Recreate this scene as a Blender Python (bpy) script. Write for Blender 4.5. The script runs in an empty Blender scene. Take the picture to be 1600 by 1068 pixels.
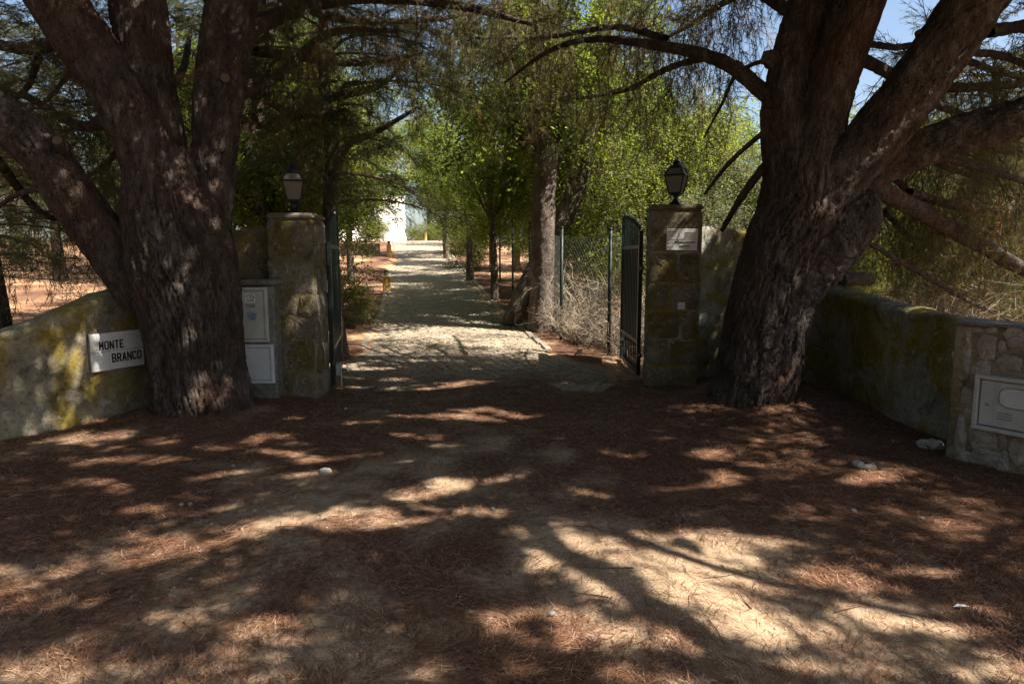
import bpy, math, random
import numpy as np
from mathutils import Vector, Matrix

# ------------------------------------------------------------------ scene, camera, sky, sun
sc = bpy.context.scene
COL = sc.collection
R = math.radians
rng = np.random.default_rng(11)
random.seed(11)

CAM_H = 1.6
FPX = 1600 * 24 / 36.0
PITCH = math.atan((534 - 400) / FPX)
cam_d = bpy.data.cameras.new('camera')
cam_d.lens = 24; cam_d.sensor_width = 36; cam_d.clip_end = 3000; cam_d.clip_start = 0.05
cam = bpy.data.objects.new('camera', cam_d); COL.objects.link(cam)
cam.location = (0, 0, CAM_H); cam.rotation_euler = (R(90) - PITCH, 0, 0)
sc.camera = cam

SUN_EL = R(52)
SUN_AZ = math.atan2(0.93, -0.37)            # compass angle of the sun: to the right, a little behind the camera
SUN = np.array([math.sin(SUN_AZ) * math.cos(SUN_EL), math.cos(SUN_AZ) * math.cos(SUN_EL), math.sin(SUN_EL)])
world = bpy.data.worlds.new('World'); sc.world = world; world.use_nodes = True
wn = world.node_tree; bg = wn.nodes['Background']
sky = wn.nodes.new('ShaderNodeTexSky'); sky.sky_type = 'NISHITA'; sky.sun_disc = False
sky.sun_elevation = SUN_EL; sky.sun_rotation = SUN_AZ; sky.air_density = 1.0; sky.dust_density = 2.0; sky.ozone_density = 1.0
wn.links.new(sky.outputs[0], bg.inputs[0]); bg.inputs[1].default_value = 0.064
sun_d = bpy.data.lights.new('sun', 'SUN'); sun_d.energy = 5.0; sun_d.angle = R(0.53); sun_d.color = (1.0, 0.93, 0.82)
sun_o = bpy.data.objects.new('sun', sun_d); COL.objects.link(sun_o)
sun_o.rotation_euler = Vector(SUN).to_track_quat('Z', 'Y').to_euler()
sun_o.location = (20, -8, 30)
sc.view_settings.view_transform = 'Standard'; sc.view_settings.look = 'None'
sc.view_settings.exposure = 1.72; sc.view_settings.gamma = 1.0; sc.view_settings.use_curve_mapping = False
sc.render.engine = 'CYCLES'
sc.cycles.use_denoising = True
sc.cycles.max_bounces = 6; sc.cycles.diffuse_bounces = 3; sc.cycles.transmission_bounces = 4; sc.cycles.transparent_max_bounces = 8

# ------------------------------------------------------------------ helpers: coordinates
CT, ST = math.cos(PITCH), math.sin(PITCH)
def at(px, py, d):
    """world point at forward distance d seen at a photograph position"""
    u = (px - 800) / FPX; v = (534 - py) / FPX
    yy = CT + v * ST; zz = -ST + v * CT
    return np.array([u * d / yy, d, CAM_H + zz * d / yy])
def to_px(P):
    P = np.atleast_2d(P); y = P[:, 1]; z = P[:, 2] - CAM_H
    f = y * CT - z * ST; up = y * ST + z * CT
    f = np.where(f < 0.05, 0.05, f)
    return np.stack([800 + FPX * P[:, 0] / f, 534 - FPX * up / f], 1)

# ------------------------------------------------------------------ helpers: noise
_tab = np.random.default_rng(5).random((256, 256))
def vnoise(x, y, seed=0):
    x = np.asarray(x, float) + seed * 17.31; y = np.asarray(y, float) + seed * 9.77
    xi = np.floor(x).astype(int); yi = np.floor(y).astype(int)
    fx = x - xi; fy = y - yi
    fx = fx * fx * (3 - 2 * fx); fy = fy * fy * (3 - 2 * fy)
    a = _tab[xi & 255, yi & 255]; b = _tab[(xi + 1) & 255, yi & 255]
    c = _tab[xi & 255, (yi + 1) & 255]; d = _tab[(xi + 1) & 255, (yi + 1) & 255]
    return (a * (1 - fx) + b * fx) * (1 - fy) + (c * (1 - fx) + d * fx) * fy
def fbm(x, y, o=4, seed=0):
    s = 0; a = 0.5; n = 0
    for k in range(o):
        s = s + a * vnoise(np.asarray(x) * 2 ** k, np.asarray(y) * 2 ** k, seed + k * 3); n += a; a *= 0.5
    return s / n
def sstep(a, b, x):
    t = np.clip((x - a) / (b - a), 0, 1); return t * t * (3 - 2 * t)

# ------------------------------------------------------------------ helpers: meshes
def make_mesh(name, V, faces, mats=(), midx=None, attrs=None, smooth=False):
    """faces: list of (n,k) index arrays"""
    V = np.asarray(V, np.float32)
    faces = [np.asarray(f, np.int32) for f in faces if len(f)]
    me = bpy.data.meshes.new(name)
    nl = sum(f.size for f in faces); nf = sum(len(f) for f in faces)
    me.vertices.add(len(V)); me.vertices.foreach_set('co', V.ravel())
    me.loops.add(nl); me.loops.foreach_set('vertex_index', np.concatenate([f.ravel() for f in faces]))
    me.polygons.add(nf)
    tot = np.concatenate([np.full(len(f), f.shape[1], np.int32) for f in faces])
    st = np.concatenate([[0], np.cumsum(tot)[:-1]]).astype(np.int32)
    me.polygons.foreach_set('loop_start', st)
    try: me.polygons.foreach_set('loop_total', tot)
    except Exception: pass
    if midx is not None: me.polygons.foreach_set('material_index', np.asarray(midx, np.int32))
    me.polygons.foreach_set('use_smooth', np.full(nf, bool(smooth)))
    for m in mats: me.materials.append(m)
    for k, a in (attrs or {}).items():
        at_ = me.attributes.new(k, 'FLOAT', 'POINT'); at_.data.foreach_set('value', np.asarray(a, np.float32))
    me.update(calc_edges=True)
    return me
def link(name, me, parent=None, loc=None, M=None):
    o = bpy.data.objects.new(name, me); COL.objects.link(o)
    if parent is not None: o.parent = parent
    if M is not None: o.matrix_local = M
    if loc is not None: o.location = loc
    return o
def local(M, parent):
    W = Matrix.Translation(parent.location) @ Matrix.Rotation(parent.rotation_euler.z, 4, 'Z'); return W.inverted() @ M
def tag(o, label=None, cat=None, group=None, kind=None):
    if label: o['label'] = label
    if cat: o['category'] = cat
    if group: o['group'] = group
    if kind: o['kind'] = kind
    return o
def thing(name, loc, label, cat, group=None, rz=0.0):
    o = bpy.data.objects.new(name, None); COL.objects.link(o)
    o.location = loc; o.rotation_euler = (0, 0, rz); o.empty_display_size = 0.2
    return tag(o, label, cat, group)

class Geo:
    """collects vertices and faces of several shapes into one mesh"""
    def __init__(s): s.V = []; s.F = {3: [], 4: []}; s.N = []; s.n = 0; s.big = []
    def add(s, V, F):
        V = np.asarray(V, float)
        for f in F:
            if isinstance(f, np.ndarray):
                s.F[f.shape[1]].append(f + s.n)
            elif len(f) in (3, 4): s.F[len(f)].append(np.array([f]) + s.n)
            else:
                for k in range(1, len(f) - 1): s.F[3].append(np.array([[f[0], f[k], f[k + 1]]]) + s.n)
        s.V.append(V); s.n += len(V); return s
    def box(s, c, d, M=None, bev=0.0):
        V, F = box(c, d, bev)
        if M is not None: V = xf(M, V)
        return s.add(V, F)
    def tube(s, P, r, seg=8, cap=True, M=None):
        V, F = tube(P, r, seg, cap)
        if M is not None: V = xf(M, V)
        return s.add(V, F)
    def mesh(s, name, mats=(), smooth=False):
        return make_mesh(name, np.concatenate(s.V), [np.concatenate(s.F[k]) for k in (3, 4) if s.F[k]], mats, smooth=smooth)
def xf(M, V):
    M = np.array(M); V = np.asarray(V, float); return V @ M[:3, :3].T + M[:3, 3]
def box(c, d, bev=0.0):
    x, y, z = [v / 2 for v in d]; b = bev
    if b <= 0:
        V = np.array([(i, j, k) for k in (-z, z) for j in (-y, y) for i in (-x, x)]) + c
        return V, [(0, 2, 3, 1), (4, 5, 7, 6), (0, 1, 5, 4), (2, 6, 7, 3), (0, 4, 6, 2), (1, 3, 7, 5)]
    V = []; F = []
    ring = [(-x + b, -y), (x - b, -y), (x, -y + b), (x, y - b), (x - b, y), (-x + b, y), (-x, y - b), (-x, -y + b)]
    ins = [(-x + b, -y + b), (x - b, -y + b), (x - b, -y + b), (x - b, y - b), (x - b, y - b), (-x + b, y - b), (-x + b, y - b), (-x + b, -y + b)]
    for zz, rr in ((-z, ins), (-z + b, ring), (z - b, ring), (z, ins)):
        V += [(p[0], p[1], zz) for p in rr]
    for k in range(3):
        for i in range(8):
            j = (i + 1) % 8; F.append((k * 8 + i, k * 8 + j, k * 8 + 8 + j, k * 8 + 8 + i))
    F.append((0, 6, 4, 2)); F.append((24, 26, 28, 30))
    return np.array(V) + np.asarray(c), F
def catmull(P, n):
    P = np.asarray(P, float)
    if len(P) == 2: return P[0] + (P[1] - P[0]) * np.linspace(0, 1, n)[:, None]
    Q = np.vstack([2 * P[0] - P[1], P, 2 * P[-1] - P[-2]])
    t = np.linspace(0, len(P) - 1 - 1e-6, n); i = t.astype(int); f = (t - i)[:, None]
    p0, p1, p2, p3 = Q[i], Q[i + 1], Q[i + 2], Q[i + 3]
    return 0.5 * (2 * p1 + (p2 - p0) * f + (2 * p0 - 5 * p1 + 4 * p2 - p3) * f ** 2 + (3 * p1 - p0 - 3 * p2 + p3) * f ** 3)
def frames(P):
    T = np.gradient(P, axis=0); T /= np.linalg.norm(T, axis=1)[:, None] + 1e-12
    a = np.array([1.0, 0, 0]) if abs(T[0][0]) < 0.8 else np.array([0, 1.0, 0])
    n = a - T[0] * a.dot(T[0]); n /= np.linalg.norm(n); N = [n]
    for k in range(1, len(P)):
        n = N[-1] - T[k] * N[-1].dot(T[k]); n /= np.linalg.norm(n) + 1e-12; N.append(n)
    N = np.array(N); return T, N, np.cross(T, N)
def grid_faces(n, m, wrap=True):
    i = np.arange(n - 1)[:, None]; j = np.arange(m if wrap else m - 1)[None, :]
    j2 = (j + 1) % m
    return np.stack([i * m + j, i * m + j2, (i + 1) * m + j2, (i + 1) * m + j], -1).reshape(-1, 4)
def tube(P, r, seg=8, cap=True):
    P = np.asarray(P, float); r = np.broadcast_to(np.asarray(r, float), (len(P),))
    T, N, B = frames(P); th = np.linspace(0, 2 * math.pi, seg, endpoint=False)
    V = P[:, None] + r[:, None, None] * (N[:, None] * np.cos(th)[None, :, None] + B[:, None] * np.sin(th)[None, :, None])
    V = V.reshape(-1, 3); F = [grid_faces(len(P), seg)]
    if cap:
        F.append(tuple(range(seg))[::-1]); F.append(tuple(range((len(P) - 1) * seg, len(P) * seg)))
    return V, F

# ------------------------------------------------------------------ helpers: materials
def new_mat(name, rough=0.85, spec=0.25):
    m = bpy.data.materials.new(name); m.use_nodes = True
    nt = m.node_tree; b = nt.nodes['Principled BSDF']
    b.inputs['Roughness'].default_value = rough
    b.inputs['Specular IOR Level'].default_value = spec
    return m, nt, b
def nd(nt, t, **kw):
    n = nt.nodes.new(t)
    for k, v in kw.items():
        if k.startswith('i_'): n.inputs[k[2:].replace('_', ' ')].default_value = v
        else: setattr(n, k, v)
    return n
def coords(nt, scale=(1, 1, 1), kind='Object'):
    tc = nd(nt, 'ShaderNodeTexCoord'); mp = nd(nt, 'ShaderNodeMapping'); mp.inputs['Scale'].default_value = scale
    nt.links.new(tc.outputs[kind], mp.inputs[0]); return mp.outputs[0]
def noise(nt, vec, scale, detail=4, rough=0.55, dist=0.0):
    n = nd(nt, 'ShaderNodeTexNoise'); n.inputs['Scale'].default_value = scale; n.inputs['Detail'].default_value = detail
    n.inputs['Roughness'].default_value = rough; n.inputs['Distortion'].default_value = dist
    nt.links.new(vec, n.inputs['Vector']); return n.outputs['Fac']
def ramp(nt, fac, stops):
    r = nd(nt, 'ShaderNodeValToRGB'); e = r.color_ramp.elements
    while len(e) < len(stops): e.new(0.5)
    for k, (p, c) in enumerate(stops):
        e[k].position = p; e[k].color = (*c, 1) if len(c) == 3 else c
    nt.links.new(fac, r.inputs[0]); return r.outputs[0]
def mix(nt, fac, a, b, mode='MIX'):
    n = nd(nt, 'ShaderNodeMix', data_type='RGBA', blend_type=mode)
    for v, i in ((fac, 0), (a, 6), (b, 7)):
        if hasattr(v, 'is_linked') or hasattr(v, 'links'): nt.links.new(v, n.inputs[i])
        else: n.inputs[i].default_value = v if i == 0 else (*v, 1)
    return n.outputs[2]
def bump(nt, b, h, dist=0.01, strength=0.6, prev=None):
    n = nd(nt, 'ShaderNodeBump'); n.inputs['Distance'].default_value = dist; n.inputs['Strength'].default_value = strength
    nt.links.new(h, n.inputs['Height'])
    if prev is not None: nt.links.new(prev, n.inputs['Normal'])
    nt.links.new(n.outputs[0], b.inputs['Normal']); return n.outputs[0]
def attr(nt, name):
    n = nd(nt, 'ShaderNodeAttribute'); n.attribute_name = name; return n.outputs['Fac']

def bark_mat(name, dark, mid, light):
    m, nt, b = new_mat(name, 0.9, 0.2)
    v = coords(nt); v2 = coords(nt, (1, 1, 0.35))
    c = ramp(nt, noise(nt, v2, 9, 5, 0.6, 0.4), [(0.30, dark), (0.52, mid), (0.75, light)])
    red = noise(nt, v, 1.7, 3)
    c = mix(nt, ramp(nt, red, [(0.47, (0, 0, 0)), (0.72, (0.85, 0.85, 0.85))]), c, (0.11, 0.06, 0.04))
    nt.links.new(c, b.inputs['Base Color'])
    p = bump(nt, b, noise(nt, v2, 26, 6, 0.7, 0.8), 0.045, 1.0)
    vo = nd(nt, 'ShaderNodeTexVoronoi', feature='DISTANCE_TO_EDGE'); vo.inputs['Scale'].default_value = 34
    wv = nd(nt, 'ShaderNodeVectorMath', operation='MULTIPLY_ADD'); nz = nd(nt, 'ShaderNodeTexNoise'); nz.inputs['Scale'].default_value = 9
    nt.links.new(v2, nz.inputs['Vector']); nt.links.new(nz.outputs['Color'], wv.inputs[0]); wv.inputs[1].default_value = (0.09, 0.09, 0.09); nt.links.new(v2, wv.inputs[2])
    nt.links.new(wv.outputs[0], vo.inputs['Vector'])
    cr_ = ramp(nt, vo.outputs['Distance'], [(0.0, (0, 0, 0)), (0.12, (1, 1, 1))])
    p = bump(nt, b, cr_, 0.02, 0.9, p)
    bump(nt, b, noise(nt, v, 110, 3, 0.6), 0.008, 0.8, p)
    return m
M_BARK = bark_mat('pine_bark', (0.040, 0.030, 0.025), (0.098, 0.075, 0.062), (0.23, 0.192, 0.167))
M_BARK2 = bark_mat('grey_bark', (0.08, 0.066, 0.054), (0.18, 0.145, 0.12), (0.34, 0.29, 0.25))

def leaf_mat(name, cols, trans=0.45, tcol=None, rough=0.5):
    m, nt, b = new_mat(name, rough, 0.3)
    c = ramp(nt, attr(nt, 'tint'), cols)
    nt.links.new(c, b.inputs['Base Color'])
    tr = nd(nt, 'ShaderNodeBsdfTranslucent')
    tc = mix(nt, 1.0, c, tcol or (1.5, 1.4, 0.6), 'MULTIPLY'); nt.links.new(tc, tr.inputs[0])
    mx = nd(nt, 'ShaderNodeMixShader'); mx.inputs[0].default_value = trans
    out = nt.nodes['Material Output']
    nt.links.new(b.outputs[0], mx.inputs[1]); nt.links.new(tr.outputs[0], mx.inputs[2]); nt.links.new(mx.outputs[0], out.inputs[0])
    return m
M_NEEDLE = leaf_mat('pine_needles', [(0.0, (0.035, 0.05, 0.02)), (0.5, (0.075, 0.10, 0.03)), (0.85, (0.17, 0.18, 0.055)), (1.0, (0.2, 0.13, 0.06))], 0.42)
M_DROOP = leaf_mat('drooping_needles', [(0.0, (0.05, 0.054, 0.028)), (0.5, (0.095, 0.105, 0.045)), (0.8, (0.19, 0.155, 0.07)), (1.0, (0.24, 0.13, 0.07))], 0.45)
M_LEAF = leaf_mat('broad_leaves', [(0.0, (0.07, 0.115, 0.025)), (0.5, (0.15, 0.205, 0.042)), (1.0, (0.26, 0.30, 0.07))], 0.58)
M_LEAF4 = leaf_mat('fresh_green_leaves', [(0.0, (0.11, 0.16, 0.035)), (0.5, (0.20, 0.26, 0.06)), (1.0, (0.32, 0.35, 0.09))], 0.6)
M_LEAF2 = leaf_mat('yellow_green_leaves', [(0.0, (0.10, 0.145, 0.035)), (0.5, (0.18, 0.23, 0.06)), (1.0, (0.32, 0.33, 0.10))], 0.58)
M_LEAF3 = leaf_mat('olive_leaves', [(0.0, (0.10, 0.13, 0.07)), (0.5, (0.17, 0.20, 0.11)), (1.0, (0.26, 0.27, 0.16))], 0.35)
M_DEAD = leaf_mat('dead_leaves', [(0.0, (0.16, 0.10, 0.06)), (0.5, (0.28, 0.20, 0.13)), (1.0, (0.40, 0.32, 0.23))], 0.3, (1, 0.9, 0.7))
def twig_mat(name, a, c):
    m, nt, b = new_mat(name, 0.9, 0.15)
    nt.links.new(ramp(nt, noise(nt, coords(nt), 14, 3), [(0.3, a), (0.7, c)]), b.inputs['Base Color']); return m
M_TWIG = twig_mat('twigs', (0.06, 0.042, 0.03), (0.13, 0.095, 0.07))
M_DRY = twig_mat('dry_twigs', (0.22, 0.17, 0.12), (0.45, 0.37, 0.28))

def ground_mat():
    m, nt, b = new_mat('soil_and_litter', 0.95, 0.1)
    v = coords(nt); lit = attr(nt, 'litter'); red = attr(nt, 'redness')
    sand = ramp(nt, noise(nt, v, 2.2, 6, 0.6), [(0.3, (0.31, 0.22, 0.145)), (0.7, (0.47, 0.345, 0.23))])
    speck = ramp(nt, noise(nt, v, 130, 2), [(0.38, (0.72, 0.68, 0.64)), (0.55, (1, 1, 1))])
    sand = mix(nt, 1.0, sand, speck, 'MULTIPLY')
    soil = ramp(nt, noise(nt, v, 1.6, 5), [(0.3, (0.36, 0.19, 0.10)), (0.7, (0.52, 0.32, 0.18))])
    base = mix(nt, red, sand, soil)
    v2 = coords(nt, (1, 1, 1))
    duff = ramp(nt, noise(nt, v2, 55, 5, 0.7, 1.2), [(0.32, (0.06, 0.03, 0.02)), (0.52, (0.14, 0.072, 0.046)), (0.72, (0.26, 0.155, 0.10))])
    edge = nd(nt, 'ShaderNodeMath', operation='ADD'); nt.links.new(lit, edge.inputs[0])
    sc_ = nd(nt, 'ShaderNodeMath', operation='MULTIPLY_ADD'); sc_.inputs[1].default_value = 0.9; sc_.inputs[2].default_value = -0.45
    nt.links.new(noise(nt, v, 24, 5, 0.7), sc_.inputs[0]); nt.links.new(sc_.outputs[0], edge.inputs[1])
    f = ramp(nt, edge.outputs[0], [(0.38, (0, 0, 0)), (0.68, (1, 1, 1))])
    nt.links.new(mix(nt, f, base, duff), b.inputs['Base Color'])
    p = bump(nt, b, noise(nt, v, 18, 6, 0.65), 0.03, 0.7)
    bump(nt, b, noise(nt, v, 140, 3, 0.6), 0.006, 0.8, p)
    return m
M_GROUND = ground_mat()
M_LITTER = leaf_mat('fallen_needles', [(0.0, (0.09, 0.04, 0.022)), (0.5, (0.22, 0.105, 0.058)), (0.8, (0.34, 0.185, 0.11)), (1.0, (0.46, 0.32, 0.22))], 0.12, (1, 0.8, 0.6), 0.6)

def stone_mat(name, cols, moss=0.0, mosscol=(0.20, 0.16, 0.03), scale=3.0, rough=0.92, dark=0.35):
    m, nt, b = new_mat(name, rough, 0.2)
    v = coords(nt); oi = nd(nt, 'ShaderNodeObjectInfo')
    mp = nd(nt, 'ShaderNodeVectorMath', operation='ADD'); nt.links.new(v, mp.inputs[0])
    sc3 = nd(nt, 'ShaderNodeVectorMath', operation='SCALE'); sc3.inputs['Scale'].default_value = 13.0
    cmb = nd(nt, 'ShaderNodeCombineXYZ'); nt.links.new(oi.outputs['Random'], cmb.inputs[0]); nt.links.new(oi.outputs['Random'], cmb.inputs[2])
    nt.links.new(cmb.outputs[0], sc3.inputs[0]); nt.links.new(sc3.outputs[0], mp.inputs[1]); v = mp.outputs[0]
    c = ramp(nt, noise(nt, v, scale, 6, 0.62, 0.3), cols)
    if moss:
        f = ramp(nt, noise(nt, v, 1.9, 5, 0.65, 0.6), [(0.62 - moss * 0.25, (0, 0, 0)), (0.74 - moss * 0.2, (1, 1, 1))])
        c = mix(nt, f, c, mosscol)
    if dark:
        f2 = ramp(nt, noise(nt, v, 2.6, 6, 0.7, 0.8), [(0.52, (1, 1, 1)), (0.72, (dark, dark, dark))])
        c = mix(nt, 1.0, c, f2, 'MULTIPLY')
    sp = ramp(nt, noise(nt, v, 30, 8, 0.75, 0.6), [(0.50, (1, 1, 1)), (0.58, (0.66, 0.65, 0.62))]); c = mix(nt, 1.0, c, sp, 'MULTIPLY')
    ls = ramp(nt, noise(nt, v, 13, 7, 0.75, 0.4), [(0.60, (0, 0, 0)), (0.635, (0.55, 0.55, 0.55))]); c = mix(nt, ls, c, (0.42, 0.40, 0.34))
    nt.links.new(c, b.inputs['Base Color'])
    p = bump(nt, b, noise(nt, v, 9, 6, 0.65), 0.03, 0.6)
    bump(nt, b, noise(nt, v, 70, 4, 0.65), 0.006, 0.7, p)
    return m
M_WALL = stone_mat('lichened_plaster', [(0.3, (0.15, 0.135, 0.105)), (0.5, (0.25, 0.22, 0.165)), (0.7, (0.37, 0.335, 0.27))], 0.68, (0.22, 0.165, 0.04), dark=0.25)
M_WALLR = stone_mat('mossy_plaster', [(0.3, (0.16, 0.155, 0.125)), (0.5, (0.25, 0.24, 0.20)), (0.7, (0.36, 0.35, 0.30))], 0.8, (0.19, 0.15, 0.03))
M_PILLAR = stone_mat('pillar_mortar', [(0.3, (0.12, 0.095, 0.065)), (0.5, (0.18, 0.145, 0.10)), (0.7, (0.25, 0.21, 0.15))], 0.7, (0.13, 0.10, 0.03))
M_PSTONE = stone_mat('pillar_stone', [(0.3, (0.12, 0.10, 0.075)), (0.5, (0.17, 0.145, 0.11)), (0.7, (0.25, 0.22, 0.175))], 0.62, (0.125, 0.095, 0.03), 4)
M_RMORTAR = stone_mat('rubble_mortar', [(0.3, (0.19, 0.155, 0.105)), (0.5, (0.27, 0.225, 0.155)), (0.7, (0.34, 0.29, 0.21))], 0.5, (0.24, 0.18, 0.085))
M_RSTONE = stone_mat('rubble_stone', [(0.25, (0.24, 0.205, 0.17)), (0.5, (0.35, 0.31, 0.265)), (0.75, (0.47, 0.43, 0.38))], 0.3, (0.34, 0.23, 0.13), 5, dark=0.55)
M_CONC = stone_mat('grey_concrete', [(0.3, (0.13, 0.125, 0.11)), (0.5, (0.19, 0.18, 0.16)), (0.7, (0.26, 0.25, 0.22))], 0.2, (0.2, 0.17, 0.08), 4)
M_COBBLE = stone_mat('cobble_stone', [(0.25, (0.22, 0.18, 0.13)), (0.5, (0.31, 0.255, 0.19)), (0.75, (0.41, 0.35, 0.27))], 0.3, (0.33, 0.25, 0.165), 3, dark=0.75)
M_KERB = stone_mat('kerb_concrete', [(0.3, (0.25, 0.22, 0.17)), (0.7, (0.38, 0.34, 0.27))], 0.0, scale=6, dark=0.6)
M_JOINT = stone_mat('road_joint_soil', [(0.3, (0.24, 0.19, 0.135)), (0.7, (0.37, 0.30, 0.22))], 0.0, scale=8, dark=0.6)
M_DARKSTONE = stone_mat('dark_retaining_stone', [(0.3, (0.10, 0.075, 0.06)), (0.7, (0.22, 0.17, 0.14))], 0.0, scale=5)
M_PEBBLE = stone_mat('pale_stone', [(0.3, (0.38, 0.34, 0.29)), (0.7, (0.62, 0.58, 0.52))], 0.0, scale=20, dark=0.7)

def paint_mat(name, col, rough=0.5, metal=0.0, dirt=0.25, bumpd=0.002, spec=0.4):
    m, nt, b = new_mat(name, rough, spec); b.inputs['Metallic'].default_value = metal
    v = coords(nt)
    f = ramp(nt, noise(nt, v, 7, 6, 0.7, 0.5), [(0.4, (1, 1, 1)), (0.8, (1 - dirt,) * 3)])
    nt.links.new(mix(nt, 1.0, col, f, 'MULTIPLY'), b.inputs['Base Color'])
    bump(nt, b, noise(nt, v, 60, 3), bumpd, 0.5)
    return m
M_GREEN = paint_mat('dark_green_paint', (0.012, 0.026, 0.022), 0.42, 0.0, 0.3)
M_BLACK = paint_mat('black_iron', (0.012, 0.012, 0.012), 0.45, 0.0, 0.2)
M_POSTG = paint_mat('fence_green', (0.008, 0.019, 0.013), 0.5)
M_WIRE = paint_mat('fence_wire', (0.10, 0.13, 0.11), 0.5)
M_GALV = paint_mat('galvanised_steel', (0.42, 0.44, 0.47), 0.4, 0.6)
M_TILE = paint_mat('white_glazed_tile', (0.74, 0.73, 0.70), 0.25, 0, 0.12)
M_INK = paint_mat('black_glaze', (0.015, 0.015, 0.018), 0.35, 0, 0.2)
M_BOX = paint_mat('grey_plastic', (0.48, 0.49, 0.45), 0.5, 0, 0.3)
M_BOX2 = paint_mat('pale_grey_plastic', (0.60, 0.62, 0.64), 0.5, 0, 0.25)
M_BOX3 = paint_mat('weathered_box_plastic', (0.50, 0.51, 0.49), 0.55, 0, 0.3)
M_STICK = paint_mat('paper_label', (0.72, 0.74, 0.78), 0.5, 0, 0.1)
M_GTAPE = paint_mat('grey_label', (0.25, 0.27, 0.27), 0.5, 0, 0.1)
M_BLUE = paint_mat('blue_print', (0.06, 0.18, 0.42), 0.5, 0, 0.2)
M_PLATE = paint_mat('notice_plate', (0.72, 0.71, 0.68), 0.35, 0, 0.25)
M_PRINT = paint_mat('faded_print', (0.36, 0.34, 0.33), 0.5, 0, 0.2)
M_OCHRE = paint_mat('ochre_paint', (0.46, 0.27, 0.07), 0.7, 0, 0.35)
M_WHITE = paint_mat('whitewash', (0.80, 0.79, 0.76), 0.85, 0, 0.06)
M_CUT = paint_mat('cut_wood', (0.12, 0.078, 0.048), 0.8, 0, 0.4)
def glass_mat():
    m, nt, b = new_mat('frosted_glass', 0.35, 0.5)
    b.inputs['Base Color'].default_value = (0.26, 0.255, 0.23, 1)
    tr = nd(nt, 'ShaderNodeBsdfTranslucent'); tr.inputs[0].default_value = (0.30, 0.29, 0.26, 1)
    mx = nd(nt, 'ShaderNodeMixShader'); mx.inputs[0].default_value = 0.5
    nt.links.new(b.outputs[0], mx.inputs[1]); nt.links.new(tr.outputs[0], mx.inputs[2])
    nt.links.new(mx.outputs[0], nt.nodes['Material Output'].inputs[0])
    v = coords(nt); bump(nt, b, noise(nt, v, 60, 3), 0.002, 0.4)
    return m
M_GLASS = glass_mat()

# ================================================================== terrain
SLOPE = 0.075
def road_c(y): return -0.45 - 0.155 * (np.asarray(y, float) - 8.0)
def road_hw(y): return 1.27 + 0.18 * sstep(15.0, 11.0, np.asarray(y, float)) + 0.62 * sstep(11.2, 8.6, np.asarray(y, float)) + 0.35 * sstep(30.0, 44.0, np.asarray(y, float))
LT = np.array([-3.03, 6.72]); RT = np.array([2.56, 7.18])      # the two big pines
def gz_base(x, y):
    x = np.asarray(x, float); y = np.asarray(y, float)
    ye = 46 - 0.5 * ((46 - y) + np.sqrt((46 - y) ** 2 + 6)) + 0.0 * y + 0 * x
    ye = np.where(y < 30, y, ye)
    t = ye - 10.2
    return SLOPE * 0.5 * (t + np.sqrt(t * t + 1.5))
def gz(x, y):
    x = np.asarray(x, float); y = np.asarray(y, float)
    z = gz_base(x, y)
    on = sstep(0.15, -0.25, np.abs(x - road_c(y)) - road_hw(y)) * sstep(7.9, 8.9, y + (fbm(x * 1.6, y * 0.8, 3, 15) - 0.5) * 2.4)
    n = (fbm(x * 0.9, y * 0.9, 4, 1) - 0.5) * 0.10 + (fbm(x * 4.0, y * 4.0, 3, 2) - 0.5) * 0.03
    for c in (LT, RT):
        n = n + 0.12 * np.exp(-((x - c[0]) ** 2 + (y - c[1]) ** 2) / 0.7)
    far = sstep(9, 30, np.hypot(x - road_c(y), np.maximum(y - 8, 0)) - 3)
    n = n + far * (fbm(x * 0.12, y * 0.12, 3, 5) - 0.5) * 1.2 * sstep(4, 12, np.abs(x - road_c(y)))
    n = n + 0.25 * sstep(3.9, 5.5, np.abs(x + 0.1)) * sstep(6.0, 8.5, y) * sstep(40, 20, y)
    return z + n * (1 - on) - on * 0.03 + 0.02 * (1 - on) * sstep(6, 8, y) * sstep(10, 9, y)
LBLOB = [  # bare (negative) and littered (positive) areas of the forecourt, x, y, radius, amount
    (0.6, 3.7, 0.8, -0.27), (1.0, 3.0, 0.7, -0.2), (-0.9, 4.2, 0.9, -0.27), (-1.3, 3.1, 0.9, -0.12), (-0.2, 5.6, 0.8, -0.38),
    (-2.0, 2.6, 0.7, -0.1), (1.6, 2.7, 0.5, -0.25), (0.2, 2.4, 0.35, 0.25), (-0.4, 3.3, 0.35, 0.25), (3.2, 4.2, 1.3, 0.35), (2.5, 6.0, 1.4, 0.4),
    (-2.9, 5.3, 1.3, 0.3), (-3.0, 4.4, 0.8, 0.2), (0.2, 7.3, 1.3, 0.35), (2.2, 3.2, 0.5, 0.15), (-0.7, 2.5, 0.5, -0.1), (0.3, 6.9, 0.3, 0.1)]
def litter(x, y):
    x = np.asarray(x, float); y = np.asarray(y, float)
    v = 0.57 + (fbm(x * 0.8, y * 1.0, 4, 21) - 0.5) * 1.0 + (fbm(x * 3.4, y * 3.4, 3, 31) - 0.5) * 0.75
    for a, b, r, w in LBLOB: v = v + w * np.exp(-((x - a) ** 2 + (y - b) ** 2) / (r * r))
    on = sstep(0.2, -0.3, np.abs(x - road_c(y)) - road_hw(y)) * sstep(8.4, 9.6, y + (fbm(x * 1.6, y * 0.8, 3, 15) - 0.5) * 2.4)
    v = v + 0.22 * sstep(0.6, 0.0, np.abs(np.abs(x - road_c(y)) - 1.8)) * sstep(9, 11, y) - on * 0.8
    return np.clip(v, 0, 1)

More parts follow.
